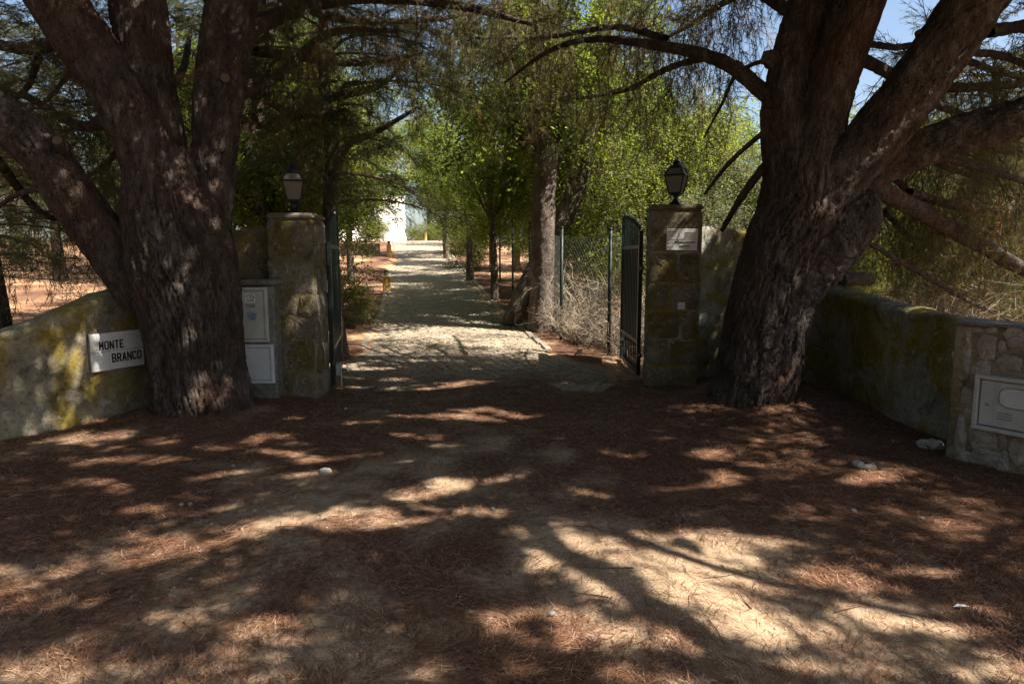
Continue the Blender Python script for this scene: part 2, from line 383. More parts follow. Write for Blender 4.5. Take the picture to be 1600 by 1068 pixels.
xs = np.unique(np.round(np.concatenate([np.arange(-6.2, 6.21, 0.085), 6.2 * 1.07 ** np.arange(1, 62), -6.2 * 1.07 ** np.arange(1, 62)]), 3))
ys = np.unique(np.round(np.concatenate([np.arange(1.2, 11.01, 0.085), 11 + np.cumsum(0.055 * 1.045 ** np.arange(1, 130)), 1.2 - np.cumsum(0.08 * 1.12 ** np.arange(1, 55))]), 3))
GX, GY = np.meshgrid(xs, ys)
GZ = gz(GX, GY)
LI = litter(GX, GY)
RED = np.clip(sstep(7.5, 12, GY) * (0.75 + 0.5 * (fbm(GX * 0.3, GY * 0.3, 2, 8) - 0.5)) + sstep(3.9, 5, np.abs(GX)) * sstep(5, 8, GY) * 0.5, 0, 1)
gme = make_mesh('ground', np.stack([GX, GY, GZ], -1).reshape(-1, 3), [grid_faces(len(ys), len(xs), False)], [M_GROUND],
                attrs={'litter': LI.ravel(), 'redness': RED.ravel()}, smooth=True)
tag(link('ground', gme), 'sandy forecourt ground strewn with brown pine needles', kind='structure')

# ---- cobbled drive: bed, stones, kerbs
road = bpy.data.objects.new('drive', None); COL.objects.link(road)
tag(road, 'cobbled stone drive climbing away from the gateway between the trees', kind='structure')
yy = np.concatenate([np.arange(8.0, 14, 0.2), np.arange(14, 60, 0.8)])
bedV = []
for t in np.linspace(-1, 1, 13):
    bedV.append(np.stack([road_c(yy) + t * road_hw(yy), yy, gz_base(0, yy) - 0.012], 1))
bedV = np.stack(bedV, 1).reshape(-1, 3)
link('road_bed', make_mesh('road_bed', bedV, [grid_faces(len(yy), 13, False)], [M_JOINT], smooth=True), road)

def stone_cells():
    """irregular cobbles: jittered hexagonal cells, returned as (polygon, height) nearest first"""
    out = []; r0 = np.random.default_rng(3)
    y = 8.05; row = 0
    while y < 47:
        k = 0.16 if y < 20 else 0.28
        hw = float(road_hw(y)); n = int(2 * hw / k)
        for i in range(n):
            cx = road_c(y) - hw + (i + 0.5 + (0.5 if row % 2 else 0) * 0.9) * k * 1.0
            if abs(cx - road_c(y)) > hw - 0.04: continue
            out.append((cx, y, k, row, i))
        y += k * 0.86; row += 1
    return out
def hexpoly(cx, cy, k, row, i):
    P = []
    for q in range(6):
        a = math.pi / 6 + q * math.pi / 3
        vx = cx + k * 0.577 * math.cos(a); vy = cy + k * 0.577 * math.sin(a)
        jx = (vnoise(vx * 9.1 + 3, vy * 9.1, 41) - 0.5) * k * 0.62; jy = (vnoise(vx * 9.1, vy * 9.1 + 7, 43) - 0.5) * k * 0.62
        P.append((vx + jx, vy + jy))
    P = np.array(P); c = P.mean(0)
    return c, (P - c) * (1 - 0.008 / (k * 0.5)) * np.array([1.0, 1.0])
def cobble_geo(c, P, h):
    top = P * 0.86; n = len(P)
    V = np.vstack([np.c_[P, np.full(n, -0.03)], np.c_[P, np.full(n, h - 0.012)], np.c_[top, np.full(n, h)]])
    F = []
    for a in range(2):
        for q in range(n):
            w = (q + 1) % n; F.append((a * n + q, a * n + w, a * n + n + w, a * n + n + q))
    F.append((2 * n, 2 * n + 1, 2 * n + 2, 2 * n + 3)); F.append((2 * n, 2 * n + 3, 2 * n + 4, 2 * n + 5))
    return V, F
rest = Geo(); cnt = 0
for (cx, cy, k, row, i) in stone_cells():
    c, P = hexpoly(cx, cy, k, row, i)
    z = float(gz_base(c[0], c[1])); h = 0.001 + 0.013 * float(vnoise(cx * 31, cy * 31, 3))
    V, F = cobble_geo(c, P, h)
    V[:, 2] += (V[:, 1]) * SLOPE * float(sstep(9.4, 11, c[1]))
    if cnt < 300:
        g = Geo(); g.add(V, F); link('cobble', g.mesh('cobble', [M_COBBLE]), road, loc=(c[0], c[1], z)); cnt += 1
    else: rest.add(V + np.array([c[0], c[1], z]), F)
tag(link('cobbles', rest.mesh('cobbles', [M_COBBLE]), road), 'cobbles farther up the drive', kind='stuff')
kb = Geo().box((0, 0, 0), (0.11, 0.585, 0.16), bev=0.012).mesh('kerb_stone', [M_KERB])
y = 11.3
while y < 46:
    for s in (-1, 1):
        x = float(road_c(y) + s * (road_hw(y) + 0.07)); z = float(gz_base(x, y))
        o = link('kerb_stone', kb, road)
        o.location = (x, y, z - 0.062 + 0.010 * random.random()); o.rotation_euler = (math.atan(SLOPE) * min(1, max(0, (y - 9.5) / 1.5)), 0, 0.154 + R(random.uniform(-1, 1)))
    y += 0.6

# ================================================================== bark tubes
def voro_ridge(a, s, ca, cs, na, seed):
    """F2-F1 of a jittered grid; a wraps after na cells"""
    r1 = np.random.default_rng(seed); J = r1.random((na, 400, 2)) * 0.9 + 0.05
    x = a / ca; y = s / cs; xi = np.floor(x).astype(int); yi = np.floor(y).astype(int)
    f1 = np.full(x.shape, 9.0); f2 = np.full(x.shape, 9.0); cid = np.zeros(x.shape); H = r1.random((na, 400))
    for dx in (-1, 0, 1):
        for dy in (-1, 0, 1):
            j = J[(xi + dx) % na, (yi + dy) % 400]
            d = np.hypot(xi + dx + j[..., 0] - x, yi + dy + j[..., 1] - y)
            m = d < f1; f2 = np.where(m, f1, np.minimum(f2, d)); f1 = np.where(m, d, f1); cid = np.where(m, H[(xi + dx) % na, (yi + dy) % 400], cid)
    return f2 - f1, cid
def bark_tube(P, r, amp=0.02, step=0.02, seed=1, flare=0.0, lobes=0.05, plate=(0.065, 0.19), twist=0.0, cap=False):
    P = np.asarray(P, float); r = np.asarray(r, float)
    Q = catmull(P, 200); L = np.r_[0, np.cumsum(np.linalg.norm(np.diff(Q, axis=0), axis=1))]
    n = max(6, int(L[-1] / step)); s = np.linspace(0, L[-1], n)
    C = np.stack([np.interp(s, L, Q[:, k]) for k in range(3)], 1)
    rr = np.interp(np.interp(s, L, np.linspace(0, len(P) - 1, 200)), np.arange(len(P)), r)
    kk = max(1, int(n * 0.04)); ker = np.ones(2 * kk + 1) / (2 * kk + 1); rr = np.convolve(np.pad(rr, kk, mode='edge'), ker, 'valid')
    T, N, B = frames(C)
    rm = float(r.mean()); m = int(max(10, min(230, 2 * math.pi * rm / (step * 0.8))))
    th = np.linspace(0, 2 * math.pi, m, endpoint=False)
    TH, S = np.meshgrid(th, s)
    na = max(5, int(round(2 * math.pi * rm / plate[0]))); ca = 2 * math.pi / na
    cx, cy = np.cos(TH), np.sin(TH)
    w1 = fbm(cx * 2.5 + S * 1.3, cy * 2.5 + S * 1.1, 3, seed) - 0.5
    w2 = fbm(cx * 2.0 - S * 1.7, cy * 2.0 + 5 + S, 3, seed + 4) - 0.5
    A = (TH + w1 * ca * 3.2 + twist * S) % (2 * math.pi)
    ed, cid = voro_ridge(A, S + w2 * 0.22 + 5, ca, plate[1], na, seed); ridge = np.minimum(ed / 0.22, 1.0)
    ed2, cid2 = voro_ridge((A * 1.0 + w2 * ca) % (2 * math.pi), S + w1 * 0.2 + 11, ca * 0.5, plate[1] * 0.34, na * 2, seed + 9); ridge2 = np.minimum(ed2 / 0.3, 1.0)
    fine = fbm(cx * 14 + S * 9, cy * 14 + S * 7, 3, seed + 2) - 0.5
    low = fbm(cx * 1.1 + S * 0.8, cy * 1.1 - S * 0.9, 3, seed + 7) - 0.5
    D = amp * (1.15 * ridge ** 0.55 + 0.30 * ridge2 ** 0.6 + 0.55 * (cid - 0.5) + 0.35 * (cid2 - 0.5) + 0.4 * fine - 1.2)
    ph = seed * 1.3
    rad = rr[:, None] * (1 + lobes * np.cos(2 * TH + ph + S * 0.5) + lobes * 0.8 * np.cos(3 * TH + ph * 2 - S * 0.8) + 0.30 * low * (lobes / 0.05) * 0.5)
    if flare: rad = rad * (1 + flare * np.exp(-S / 0.17) * (0.65 + 0.35 * np.cos(5 * TH + ph) + 0.2 * np.cos(3 * TH)) + 0.22 * flare * np.exp(-S / 0.7))
    rad = rad + D * np.minimum(1, rr / rm)[:, None]
    V = C[:, None] + N[:, None] * (rad * cx)[..., None] + B[:, None] * (rad * cy)[..., None]
    F = [grid_faces(n, m)]
    V = V.reshape(-1, 3)
    if cap:
        V = np.vstack([V, C[-1]]); i = np.arange(m); F.append(np.stack([(n - 1) * m + i, (n - 1) * m + (i + 1) % m, np.full(m, n * m)], 1))
        V = np.vstack([V, C[0]]); F.append(np.stack([(i + 1) % m, i, np.full(m, n * m + 1)], 1))
    return V, F
def part_bark(name, root, P, r, mat=None, **kw):
    V, F = bark_tube(P, r, **kw)
    o0 = np.array(root.location); V = V - o0
    return link(name, make_mesh(name, V, F, [mat or M_BARK], smooth=True), root)

# ================================================================== foliage templates
def rot_to(dirs, roll):
    """(n,3,3) matrices whose x axis is dirs"""
    X = dirs / (np.linalg.norm(dirs, axis=1)[:, None] + 1e-9)
    up = np.tile(np.array([0, 0, 1.0]), (len(X), 1)); up[np.abs(X[:, 2]) > 0.98] = (1, 0, 0)
    Y = np.cross(up, X); Y /= np.linalg.norm(Y, axis=1)[:, None]; Z = np.cross(X, Y)
    c, s = np.cos(roll)[:, None], np.sin(roll)[:, None]
    Y2 = Y * c + Z * s; Z2 = -Y * s + Z * c
    return np.stack([X, Y2, Z2], -1)
def prism(P, r0, r1, _=0):
    """three-sided tapered twig as triangles"""
    n = len(P); V, F = tube(P, np.linspace(r0, r1, n), 3, False)
    q = F[0]; return V, np.vstack([q[:, [0, 1, 2]], q[:, [0, 2, 3]]])
def needles_on(P, n, ln, wd, r, spread=0.7):
    """single triangles growing forward along a polyline"""
    t = r.random(n) * (len(P) - 1.001); i = t.astype(int); f = (t - i)[:, None]
    base = P[i] * (1 - f) + P[i + 1] * f
    d = P[i + 1] - P[i]; d /= np.linalg.norm(d, axis=1)[:, None] + 1e-9
    d = d + r.normal(0, spread, (n, 3)); d[:, 2] -= 0.25; d /= np.linalg.norm(d, axis=1)[:, None]
    sd = np.cross(d, r.normal(size=(n, 3))); sd /= np.linalg.norm(sd, axis=1)[:, None] + 1e-9
    L = ln * (0.6 + 0.7 * r.random(n))[:, None]
    V = np.stack([base - sd * wd / 2, base + sd * wd / 2, base + d * L], 1).reshape(-1, 3)
    return V, np.arange(3 * n).reshape(-1, 3)
class Tmpl:
    def __init__(s): s.V = []; s.T = []; s.M = []; s.n = 0
    def add(s, V, T, m): s.V.append(V); s.T.append(T + s.n); s.M.append(np.full(len(T), m)); s.n += len(V)
    def done(s): return np.concatenate(s.V), np.concatenate(s.T), np.concatenate(s.M)
def pine_spray(seed, L=0.75, nt=9, nn=16, ln=0.10, wd=0.0065, droop=0.5, twr=0.005, na=6):
    r = np.random.default_rng(seed); t = Tmpl()
    k = np.linspace(0, 1, na); ax = np.stack([L * k * (1 - 0.25 * droop * k), 0.12 * L * (fbm(k * 3, k * 0 + seed, 2, seed) - 0.5), -droop * L * k ** 1.8 * 0.8], 1)
    t.add(*prism(ax, twr, twr * 0.4), 0)
    t.add(*needles_on(ax[na // 2:], nn * 2, ln, wd, r), 1)
    for j in range(nt):
        f = 0.18 + 0.8 * (j + r.random()) / nt; b = np.array([np.interp(f, k, ax[:, q]) for q in range(3)])
        a = (1 if j % 2 else -1) * r.uniform(0.5, 1.1); ll = L * r.uniform(0.28, 0.5) * (1.15 - 0.5 * f)
        kk = np.linspace(0, 1, 3)
        tw = b + np.stack([np.cos(a) * ll * kk, np.sin(a) * ll * kk, r.uniform(-0.1, 0.25) * ll * kk - droop * ll * kk ** 2 * r.uniform(0.4, 1.0)], 1)
        t.add(*prism(tw, twr * 0.55, twr * 0.25), 0)
        t.add(*needles_on(tw * [1, 1, 1], nn, ln, wd, r), 1)
    return t.done()
def hang_strand(seed, L=1.0, nt=7, nn=14, ln=0.085, wd=0.0055):
    """long thin twig hanging down from the origin, tangled side twigs, sparse needles"""
    r = np.random.default_rng(seed); t = Tmpl()
    k = np.linspace(0, 1, 7)
    ax = np.stack([L * 0.22 * (np.sin(k * r.uniform(1.5, 3.5)) + 0.3 * (fbm(k * 4, k * 0, 2, seed) - 0.5)), L * 0.2 * (fbm(k * 3, k * 0 + 9, 2, seed + 1) - 0.5), -L * k], 1)
    ax -= ax[0]
    t.add(*prism(ax, 0.004, 0.0014), 0)
    for j in range(nt):
        f = 0.1 + 0.88 * (j + r.random()) / nt; b = np.array([np.interp(f, k, ax[:, q]) for q in range(3)])
        a = r.uniform(0, 6.28); ll = L * r.uniform(0.12, 0.32); kk = np.linspace(0, 1, 3)
        tw = b + np.stack([np.cos(a) * ll * (kk - 0.3 * kk ** 2) * 0.8, np.sin(a) * ll * (kk - 0.3 * kk ** 2) * 0.8, ll * (0.3 * kk - 1.1 * kk ** 2)], 1)
        t.add(*prism(tw, 0.0022, 0.001), 0)
        t.add(*needles_on(tw, nn, ln, wd, r, 0.5), 1)
    t.add(*needles_on(ax[4:], nn * 2, ln, wd, r, 0.5), 1)
    return t.done()
def leaf_clump(seed, n=90, rad=0.4, ln=0.075, wd=0.038, hang=0.3, twigs=7):
    r = np.random.default_rng(seed); t = Tmpl(); tips = []
    for j in range(twigs):
        d = r.normal(size=3); d /= np.linalg.norm(d); d[2] -= hang * 0.5
        kk = np.linspace(0, 1, 4)[:, None]
        tw = d * rad * r.uniform(0.6, 1.1) * kk + np.array([0, 0, -hang * rad]) * kk ** 2
        t.add(*prism(tw, 0.005, 0.0018), 0); tips.append(tw)
    tips = np.array(tips)
    w = r.integers(0, twigs, n); f = r.random(n) ** 0.7 * 2.99; i = f.astype(int); ff = (f - i)[:, None]
    c = tips[w, i] * (1 - ff) + tips[w, i + 1] * ff + r.normal(0, 0.075 * rad / 0.4, (n, 3))
    d = r.normal(size=(n, 3)); d[:, 2] = d[:, 2] * 0.6 - hang * 1.2; d /= np.linalg.norm(d, axis=1)[:, None]
    sd = np.cross(d, r.normal(size=(n, 3))); sd /= np.linalg.norm(sd, axis=1)[:, None]
    up = np.cross(d, sd); s = r.uniform(0.65, 1.25, (n, 1))
    a = c; e = c + d * ln * s; m = c + d * ln * s * 0.45
    V = np.stack([a, m + sd * wd * s * 0.5 + up * wd * 0.12, e, m - sd * wd * s * 0.5 + up * wd * 0.12], 1).reshape(-1, 3)
    b = np.arange(n)[:, None] * 4
    T = np.concatenate([b + [[0, 1, 2]], b + [[0, 2, 3]]])
    t.add(V, T, 1); return t.done()
class Crown:
    """accumulates placed templates into one triangle mesh with twig / leaf slots and a tint per copy"""
    def __init__(s, seed=0): s.V = []; s.T = []; s.M = []; s.A = []; s.n = 0; s.r = np.random.default_rng(seed)
    def place(s, tm, pos, dirs, scale, roll=None, tint=None):
        V, T, M = tm; n = len(pos)
        if n == 0: return
        Rm = rot_to(np.asarray(dirs, float), s.r.uniform(-0.5, 0.5, n) if roll is None else roll)
        W = np.einsum('nij,vj->nvi', Rm, V) * np.asarray(scale)[:, None, None] + np.asarray(pos)[:, None]
        s._push(W, V, T, M, tint, n)
    def place_z(s, tm, pos, rz, scale, tint=None):
        V, T, M = tm; n = len(pos)
        if n == 0: return
        c, q = np.cos(rz), np.sin(rz)
        W = np.stack([V[None, :, 0] * c[:, None] - V[None, :, 1] * q[:, None], V[None, :, 0] * q[:, None] + V[None, :, 1] * c[:, None], np.broadcast_to(V[None, :, 2], (n, len(V)))], -1)
        W = W * np.asarray(scale)[:, None, None] + np.asarray(pos)[:, None]
        s._push(W, V, T, M, tint, n)
    def _push(s, W, V, T, M, tint, n):
        if tint is None: tint = s.r.random(n)
        jit = s.r.normal(0, 0.13, (n, len(V)))
        s.V.append(W.reshape(-1, 3)); s.T.append((T[None] + (np.arange(n) * len(V))[:, None, None]).reshape(-1, 3) + s.n)
        s.M.append(np.tile(M, n)); s.A.append(np.clip(np.asarray(tint)[:, None] + jit, 0, 1).ravel()); s.n += n * len(V)
    def raw(s, V, T, m, tint=0.5):
        s.V.append(V); s.T.append(T + s.n); s.M.append(np.full(len(T), m)); s.A.append(np.full(len(V), tint)); s.n += len(V)
    def arrays(s): return np.concatenate(s.V), np.concatenate(s.T), np.concatenate(s.M), np.concatenate(s.A)
    def mesh(s, name, mats, keep=None, off=None):
        V, T, M, A = s.arrays()
        if keep is not None:
            k = keep(V[T].mean(1), M); T = T[k]; M = M[k]
            used = np.zeros(len(V), bool); used[T.ravel()] = True
            mp = np.cumsum(used) - 1; V = V[used]; A = A[used]; T = mp[T]
        if off is not None: V = V - off
        return make_mesh(name, V, [T], mats, M, {'tint': A})
SPR = [pine_spray(100 + i) for i in range(5)]
SPR_C = [pine_spray(140 + i, L=0.9, nt=5, nn=10, ln=0.19, wd=0.03, droop=0.35, twr=0.006, na=4) for i in range(4)]     # coarser, for the canopy overhead
HNG = [hang_strand(180 + i) for i in range(6)]
LFC = [leaf_clump(220 + i) for i in range(5)]
LFB = [leaf_clump(240 + i, 110, 0.5, 0.095, 0.05, 0.35) for i in range(4)]
LFS = [leaf_clump(260 + i, 120, 0.35, 0.05, 0.017, 0.1, 9) for i in range(4)]
LFY = [leaf_clump(270 + i, 150, 0.4, 0.056, 0.022, 0.35, 9) for i in range(4)]
LFD = [leaf_clump(280 + i, 45, 0.35, 0.09, 0.035, 0.7, 8) for i in range(3)]

def bg_pine(seed, H=9.0, rad=2.6, z0=2.0, nb=46, droop=0.6):
    """a slender pine standing at the origin: trunk mesh and crown mesh"""
    r = np.random.default_rng(seed)
    zz = np.linspace(-0.15, H, 7); wob = np.cumsum(r.normal(0, 0.10, (7, 2)), 0); wob -= wob[0]
    P = np.c_[wob, zz]; rr = np.interp(zz, [0, 0.4, H], [0.20, 0.155, 0.03])
    V, F = bark_tube(P, rr, 0.012, 0.07, seed, 0.35, 0.04, (0.06, 0.16))
    trunk = make_mesh('trunk', V, F, [M_BARK], smooth=True)
    c = Crown(seed)
    for b in range(nb):
        h = z0 + (H * 0.97 - z0) * ((b + r.random()) / nb) ** 0.85
        az = b * 2.4 + r.normal(0, 0.3); f = (h - z0) / (H - z0)
        ln = rad * (0.55 + 0.9 * math.sin(math.pi * (0.18 + 0.75 * f)) ** 1.0) * r.uniform(0.6, 1.1)
        k = np.linspace(0, 1, 7)[:, None]; d = np.array([math.cos(az), math.sin(az), 0]); sd = np.array([-d[1], d[0], 0])
        base = np.array([np.interp(h, zz, P[:, 0]), np.interp(h, zz, P[:, 1]), h])
        rise = r.uniform(0.1, 0.45) * (0.4 + f)
        path = base + d * ln * k + sd * 0.18 * ln * np.sin(k * 3 + b) * k + np.array([0, 0, 1]) * (rise * ln * k - droop * ln * 0.55 * k ** 2.2)
        c.raw(*prism(path, 0.012 + 0.011 * ln, 0.006), 0)
        ns = int(5 + 4 * ln)
        t = r.uniform(0.25, 1.0, ns) ** 0.8 * 5.99; i = t.astype(int); g = (t - i)[:, None]
        pos = path[i] * (1 - g) + path[i + 1] * g
        dr = d + sd * r.normal(0, 0.8, (ns, 1)) + np.array([0, 0, 1]) * r.normal(-0.1, 0.35, (ns, 1))
        q = r.integers(0, 5, ns)
        for w in range(5):
            mk = q == w; c.place(SPR[w], pos[mk], dr[mk], r.uniform(0.7, 1.25, mk.sum()), tint=np.clip(r.normal(0.42, 0.2, mk.sum()), 0, 0.9))
        if f < 0.45:
            nh = 3; tt = r.uniform(0.2, 0.9, nh) * 5.9; i = tt.astype(int); w = int(r.integers(0, 6))
            c.place_z(HNG[w], path[i], r.uniform(0, 6.28, nh), r.uniform(0.5, 1.0, nh), tint=r.uniform(0.4, 1, nh))
    return trunk, c.mesh('crown', [M_TWIG, M_NEEDLE])
def bg_broad(seed, H=6.0, rad=2.2, zlo=1.0, ncl=200, mat=None, lf=None, tr=0.13):
    r = np.random.default_rng(seed); lf = lf or LFC
    ph = zlo + (H - zlo) * 0.55
    P = np.array([(0, 0, -0.15), (0.05, 0.03, ph * 0.35), (r.normal(0, 0.15), r.normal(0, 0.15), ph * 0.7), (r.normal(0, 0.25), r.normal(0, 0.25), ph * 1.15)])
    V, F = bark_tube(P, [tr, tr * 0.8, tr * 0.6, tr * 0.25], 0.008, 0.06, seed, 0.3, 0.05, (0.05, 0.12))
    trunk = make_mesh('trunk', V, F, [M_BARK2], smooth=True)
    c = Crown(seed); cz = (H + zlo) / 2; hz = (H - zlo) / 2
    # lumpy crown: several lobes, clumps biased to their outsides
    nl = 11; lob = r.normal(size=(nl, 3)); lob /= np.linalg.norm(lob, axis=1)[:, None]
    lob = lob * np.array([rad * 0.62, rad * 0.62, hz * 0.68]) + np.array([0, 0, cz]); lr = r.uniform(0.3, 0.52, nl) * rad
    for k in range(nl):
        e = lob[k]; s0 = P[2] * 0.5 + P[1] * 0.5; mid = (s0 + e) / 2 + np.array([0, 0, 0.15])
        c.raw(*prism(catmull([s0, mid, e], 6), tr * 0.35, 0.012), 0)
    li = r.integers(0, nl, ncl); d = r.normal(size=(ncl, 3)); d /= np.linalg.norm(d, axis=1)[:, None]
    pos = lob[li] + d * (lr[li] * r.uniform(0.45, 1.05, ncl) ** 0.6)[:, None]
    pos[:, 2] = np.maximum(pos[:, 2], zlo * 0.6 + 0.15)
    q = r.integers(0, len(lf), ncl)
    for w in range(len(lf)):
        mk = q == w; c.place_z(lf[w], pos[mk], r.uniform(0, 6.28, mk.sum()), r.uniform(0.8, 1.35, mk.sum()), np.clip(r.normal(0.5, 0.24, mk.sum()), 0, 1))
    return trunk, c.mesh('crown', [M_TWIG, mat or M_LEAF])
def dead_bush(seed, n=60, H=1.1, rad=0.8, mat=None, leaves=0.0):
    r = np.random.default_rng(seed); c = Crown(seed)
    for k in range(n):
        a = r.uniform(0, 6.28); b = np.array([math.cos(a), math.sin(a), 0]) * rad * 0.35 * r.random()
        h = H * r.uniform(0.45, 1.1); ln = rad * r.uniform(0.2, 1.0); kk = np.linspace(0, 1, 6)[:, None]
        d = np.array([math.cos(a + r.normal(0, 0.6)), math.sin(a + r.normal(0, 0.6)), 0])
        p = b + d * ln * kk ** 1.4 + np.array([0, 0, 1.0]) * h * (kk - 0.25 * kk ** 2) + r.normal(0, 0.03, (6, 3)) * kk
        c.raw(*prism(p, 0.008, 0.0022), 0)
        for j in range(7):
            f = int(r.integers(1, 6)); s = p[f]; e = s + r.normal(0, 1, 3) * np.array([0.22, 0.22, 0.18]) + [0, 0, 0.08]
            mid = (s + e) / 2 + r.normal(0, 0.03, 3); q = np.array([s, mid, e]); c.raw(*prism(q, 0.0035, 0.0012), 0)
            for u in range(2):
                e2 = mid + r.normal(0, 0.1, 3); c.raw(*prism(np.array([mid, (mid + e2) / 2 + r.normal(0, .012, 3), e2]), 0.002, 0.001), 0)
    if leaves:
        m = int(leaves); pos = np.c_[r.normal(0, rad * 0.4, (m, 2)), r.uniform(0.15, H, m)]
        c.place_z(LFD[seed % 3], pos, r.uniform(0, 6.28, m), r.uniform(0.5, 1.0, m))
    return c.mesh('branches', [mat or M_DRY, M_DEAD])

# ================================================================== the two big pines at the gate
def px_path(rows):
    P = np.array([at(a, b, d) for a, b, d, w in rows]); r = np.array([w * 0.5 * d / FPX for a, b, d, w in rows]); return P, r
def leafy_branch(c, P, r0, r1, nside, slen, per, kinds, scale=1.0, tint=(0.5, 0.22), raw=True, down=0.35):
    """a branch with side shoots; strands ('h'), sprays ('s') or coarse sprays ('c') grow along the shoots"""
    r = c.r; Q = catmull(P, 14)
    if raw: c.raw(*prism(Q, r0, r1), 0)
    pos = []; dr = []
    for k in range(nside):
        f = (0.12 + 0.88 * (k + r.random()) / nside) * 12.99; i = int(f); b = Q[i] * (1 - f + i) + Q[i + 1] * (f - i)
        t = Q[i + 1] - Q[i]; t /= np.linalg.norm(t)
        d = t * 0.5 + r.normal(0, 0.8, 3) * np.array([1, 1, 0.45]); d /= np.linalg.norm(d); l = slen * r.uniform(0.5, 1.2)
        kk = np.linspace(0, 1, 5)[:, None]
        S = b + d * l * kk + np.array([0, 0, -down * l]) * kk ** 2
        c.raw(*prism(S, max(0.004, r1 * 0.7), 0.003), 0)
        g = r.uniform(0.1, 1.0, per) * 3.99; j = g.astype(int); pos.append(S[j] * (1 - g + j)[:, None] + S[j + 1] * (g - j)[:, None])
        dr.append(np.tile(d, (per, 1)) + r.normal(0, 0.55, (per, 3)))
    pos = np.concatenate(pos); dr = np.concatenate(dr); n = len(pos)
    kd = r.choice(list(kinds), n)
    for ch, T in (('h', HNG), ('s', SPR), ('c', SPR_C)):
        q = r.integers(0, len(T), n)
        for w in range(len(T)):
            m = (kd == ch) & (q == w); k = m.sum()
            if not k: continue
            tn = np.clip(r.normal(tint[0], tint[1], k), 0, 1)
            if ch == 'h': c.place_z(T[w], pos[m], r.uniform(0, 6.28, k), scale * r.uniform(0.55, 1.2, k), tn)
            else: c.place(T[w], pos[m], dr[m], scale * r.uniform(0.7, 1.2, k), tint=tn)

# ---- left pine
lroot = thing('pine_tree', (LT[0], LT[1], float(gz(LT[0], LT[1]))), 'massive dark pine with four thick limbs beside the tiled name sign', 'tree')
P, r = px_path([(325, 705, 6.72, 150), (322, 650, 6.72, 140), (312, 570, 6.72, 130), (300, 490, 6.74, 138), (286, 410, 6.76, 150), (268, 320, 6.78, 132), (256, 240, 6.8, 104)])
part_bark('trunk', lroot, P, r, amp=0.036, step=0.0155, seed=3, flare=0.42, lobes=0.03, plate=(0.062, 0.42), twist=0.12)
LIMBS_L = [
    [(300, 500, 6.78, 80), (236, 456, 6.75, 84), (162, 370, 6.7, 72), (108, 298, 6.62, 68), (62, 234, 6.55, 66), (-5, 178, 6.45, 64), (-110, 120, 6.3, 62), (-260, 20, 6.2, 56), (-420, -160, 6.2, 30)],
    [(276, 350, 6.72, 84), (236, 250, 6.68, 90), (190, 152, 6.62, 86), (130, 62, 6.55, 82), (82, -14, 6.5, 80), (30, -130, 6.4, 74), (-30, -290, 6.3, 62), (-60, -460, 6.2, 36)],
    [(290, 420, 6.82, 100), (256, 310, 6.84, 92), (240, 205, 6.88, 82), (225, 100, 6.95, 74), (214, 0, 7.0, 72), (206, -120, 7.1, 70), (226, -280, 7.2, 54), (250, -460, 7.3, 32)],
    [(312, 480, 6.85, 62), (324, 390, 6.9, 62), (334, 300, 6.95, 56), (338, 205, 7.0, 64), (349, 105, 7.05, 68), (362, 0, 7.1, 68), (385, -130, 7.2, 66), (430, -300, 7.3, 50), (470, -470, 7.4, 30)]]
tipsL = []
for k, rows in enumerate(LIMBS_L):
    P, r = px_path(rows)
    part_bark('limb', lroot, P, r, amp=0.026, step=0.02, seed=20 + k, lobes=0.045, plate=(0.056, 0.32), twist=0.2)
    tipsL.append(catmull(P, 30)[14:])
def stub(root, px, py, d, dirv, rad, ln):
    p = at(px, py, d); dv = np.array(dirv, float); dv /= np.linalg.norm(dv)
    o0 = np.array(root.location)
    V, F = tube(np.array([p - dv * 0.12, p, p + dv * ln * 0.6, p + dv * ln]) - o0, [rad * 1.5, rad * 1.35, rad * 1.02, rad], 18, False)
    V += (np.random.default_rng(int(px)).random(V.shape) - 0.5) * rad * 0.16
    o = link('cut_stub', make_mesh('cut_stub', V, F, [M_BARK], smooth=True), root)
    th = np.linspace(0, 6.283, 16, endpoint=False); Z = Vector(dv).to_track_quat('Z', 'Y').to_matrix()
    D = np.array([list(Z @ Vector((math.cos(t) * rad * 0.96, math.sin(t) * rad * 0.96, 0))) for t in th]) + p + dv * (ln + 0.001) - o0
    link('cut_face', make_mesh('cut_face', np.vstack([D, D.mean(0) + dv * 0.004]), [np.array([(i, (i + 1) % 16, 16) for i in range(16)])], [M_CUT]), o)
stub(lroot, 92, 222, 6.38, (0.2, -0.9, 0.35), 0.042, 0.03)
stub(lroot, 352, 123, 6.86, (0.35, -0.95, 0.1), 0.046, 0.03)
stub(lroot, 220, 98, 6.74, (0.0, -1, -0.1), 0.035, 0.04)
cl = Crown(51)
